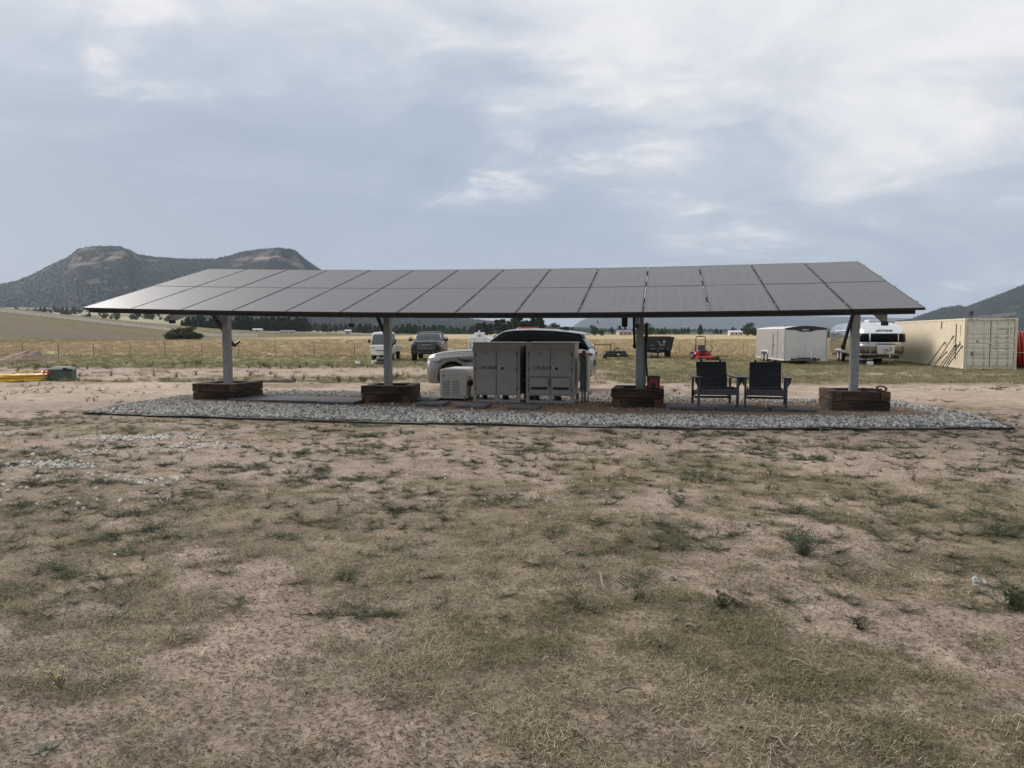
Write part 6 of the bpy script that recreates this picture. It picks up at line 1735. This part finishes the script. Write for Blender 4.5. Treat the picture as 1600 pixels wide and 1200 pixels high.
strip('treeline_middle', 470, 760, 760, 1300, 1100, .55, 1.25, 'dark treeline below the wooded slope between the left posts', 40, TS)
strip('treeline_right', 850, 1240, 640, 1000, 260, .45, 1.0, 'scattered low trees along the far edge of the hay field', 26, TS)
strip('plain_trees', -60, 285, 900, 1900, 300, .7, 1.6, 'dark trees scattered over the pale plain beyond the hill', 120, TS)
strip('ridge_woods', 700, 1150, 2300, 2900, 1500, .7, 1.5, 'low dark wooded ridge under the distant blue mountain', 0)

# ------------------------------------------------------------------ far buildings
def house(px, y_, wd, dp, ht, wallm, roofm, lab, rz=0.0, rise=None, nw=2):
    x_ = AT(px, y_)[0]; root = thing('farm_building', lab, 'building', (x_, y_, Hs(x_, y_)-.3), rz)
    mb = MB(); mb.box(-wd/2, wd/2, -dp/2, dp/2, 0, ht+.3); mb.build('wall', wallm, root)
    rise = rise or dp*.22
    mb = MB(); mb.prism([(-dp/2-.4,ht+.301),(dp/2+.4,ht+.301),(0,ht+.3+rise)], 'x', -wd/2-.4, wd/2+.4); mb.build('roof', roofm, root)
    for k in range(nw):
        a = -wd/2+wd*(k+.5)/nw
        mb = MB(); mb.box(a-.6, a+.6, -dp/2-.05, -dp/2+.02, ht*.45, ht*.8); mb.build('window', M['carglass'], root)
house(975, 520, 9, 8, 2.6, M['housep'], M['roofg'], 'pinkish farmhouse with grey roof above the dark implement', .1, 1.2, 3)
house(1149, 500, 8.5, 8, 2.3, M['housew'], M['roofp'], 'pale house left of the tall rounded tree beyond the field', -.1, 1.1, 3)
house(544, 560, 4.2, 4, 3.6, M['housew'], M['roofp'], 'small white building showing left of the mini truck', 0, .9, 1)
house(403, 520, 6, 4, 1.5, M['housew'], M['roofp'], 'low white shed beside dark trees right of the first post', 0, .8, 1)
house(83, 1100, 20, 12, 4, M['housew'], M['roofp'], 'white-roofed barn on the plain above the board fence', .1, 3, 3)
house(57, 1250, 12, 9, 4, M['housew'], M['roofg'], 'pale farmhouse among dark trees above the hill crest', 0, 2.5, 2)
house(10, 900, 16, 10, 3.2, M['housew'], M['roofp'], 'white building at the left end of the board fence', 0, 2.0, 2)
house(450, 610, 12, 6, 1.7, M['housew'], M['roofg'], 'long low pale shed below the treeline right of the first post', 0, .8, 3)
x0_ = []
for px in np.linspace(308, 610, 34):
    y_ = 585+ (px-308)*.25; x0_.append(AT(px, y_))
root = thing('ranch_fence', 'pale low fence line below the pines between the two left posts', 'fence', x0_[0])
o_ = Vector(x0_[0])
for c_ in x0_: inst(pme, 'post', root, Vector(c_)-o_)
for z in (.4,.8,1.2):
    for i_, (a, b) in enumerate(zip(x0_, x0_[1:])):
        if i_ in (9, 10, 15, 22, 23, 24): continue
        mb = MB(); mb.bar(Vector(a)-o_+Vector((0,0,z+.1)), Vector(b)-o_+Vector((0,0,z+.1)), .06, .3); mb.build('board', M['railw'], root)

# ------------------------------------------------------------------ haze
mb = MB(); mb.box(-16500, 16500, -1500, 16500, -60, 640)
hm = bpy.data.materials.new('haze_air'); hm.use_nodes = True; t = hm.node_tree; t.nodes.clear()
pv_ = t.nodes.new('ShaderNodeVolumePrincipled'); pv_.inputs['Color'].default_value = (.66, .79, .96, 1); pv_.inputs['Density'].default_value = HAZE_D
pv_.inputs['Anisotropy'].default_value = 0.0
oo = t.nodes.new('ShaderNodeOutputMaterial'); t.links.new(pv_.outputs[0], oo.inputs['Volume'])
hz_ = mb.build('haze', hm); tag(hz_, 'thin blue-grey summer haze over the whole valley', None, kind='stuff')
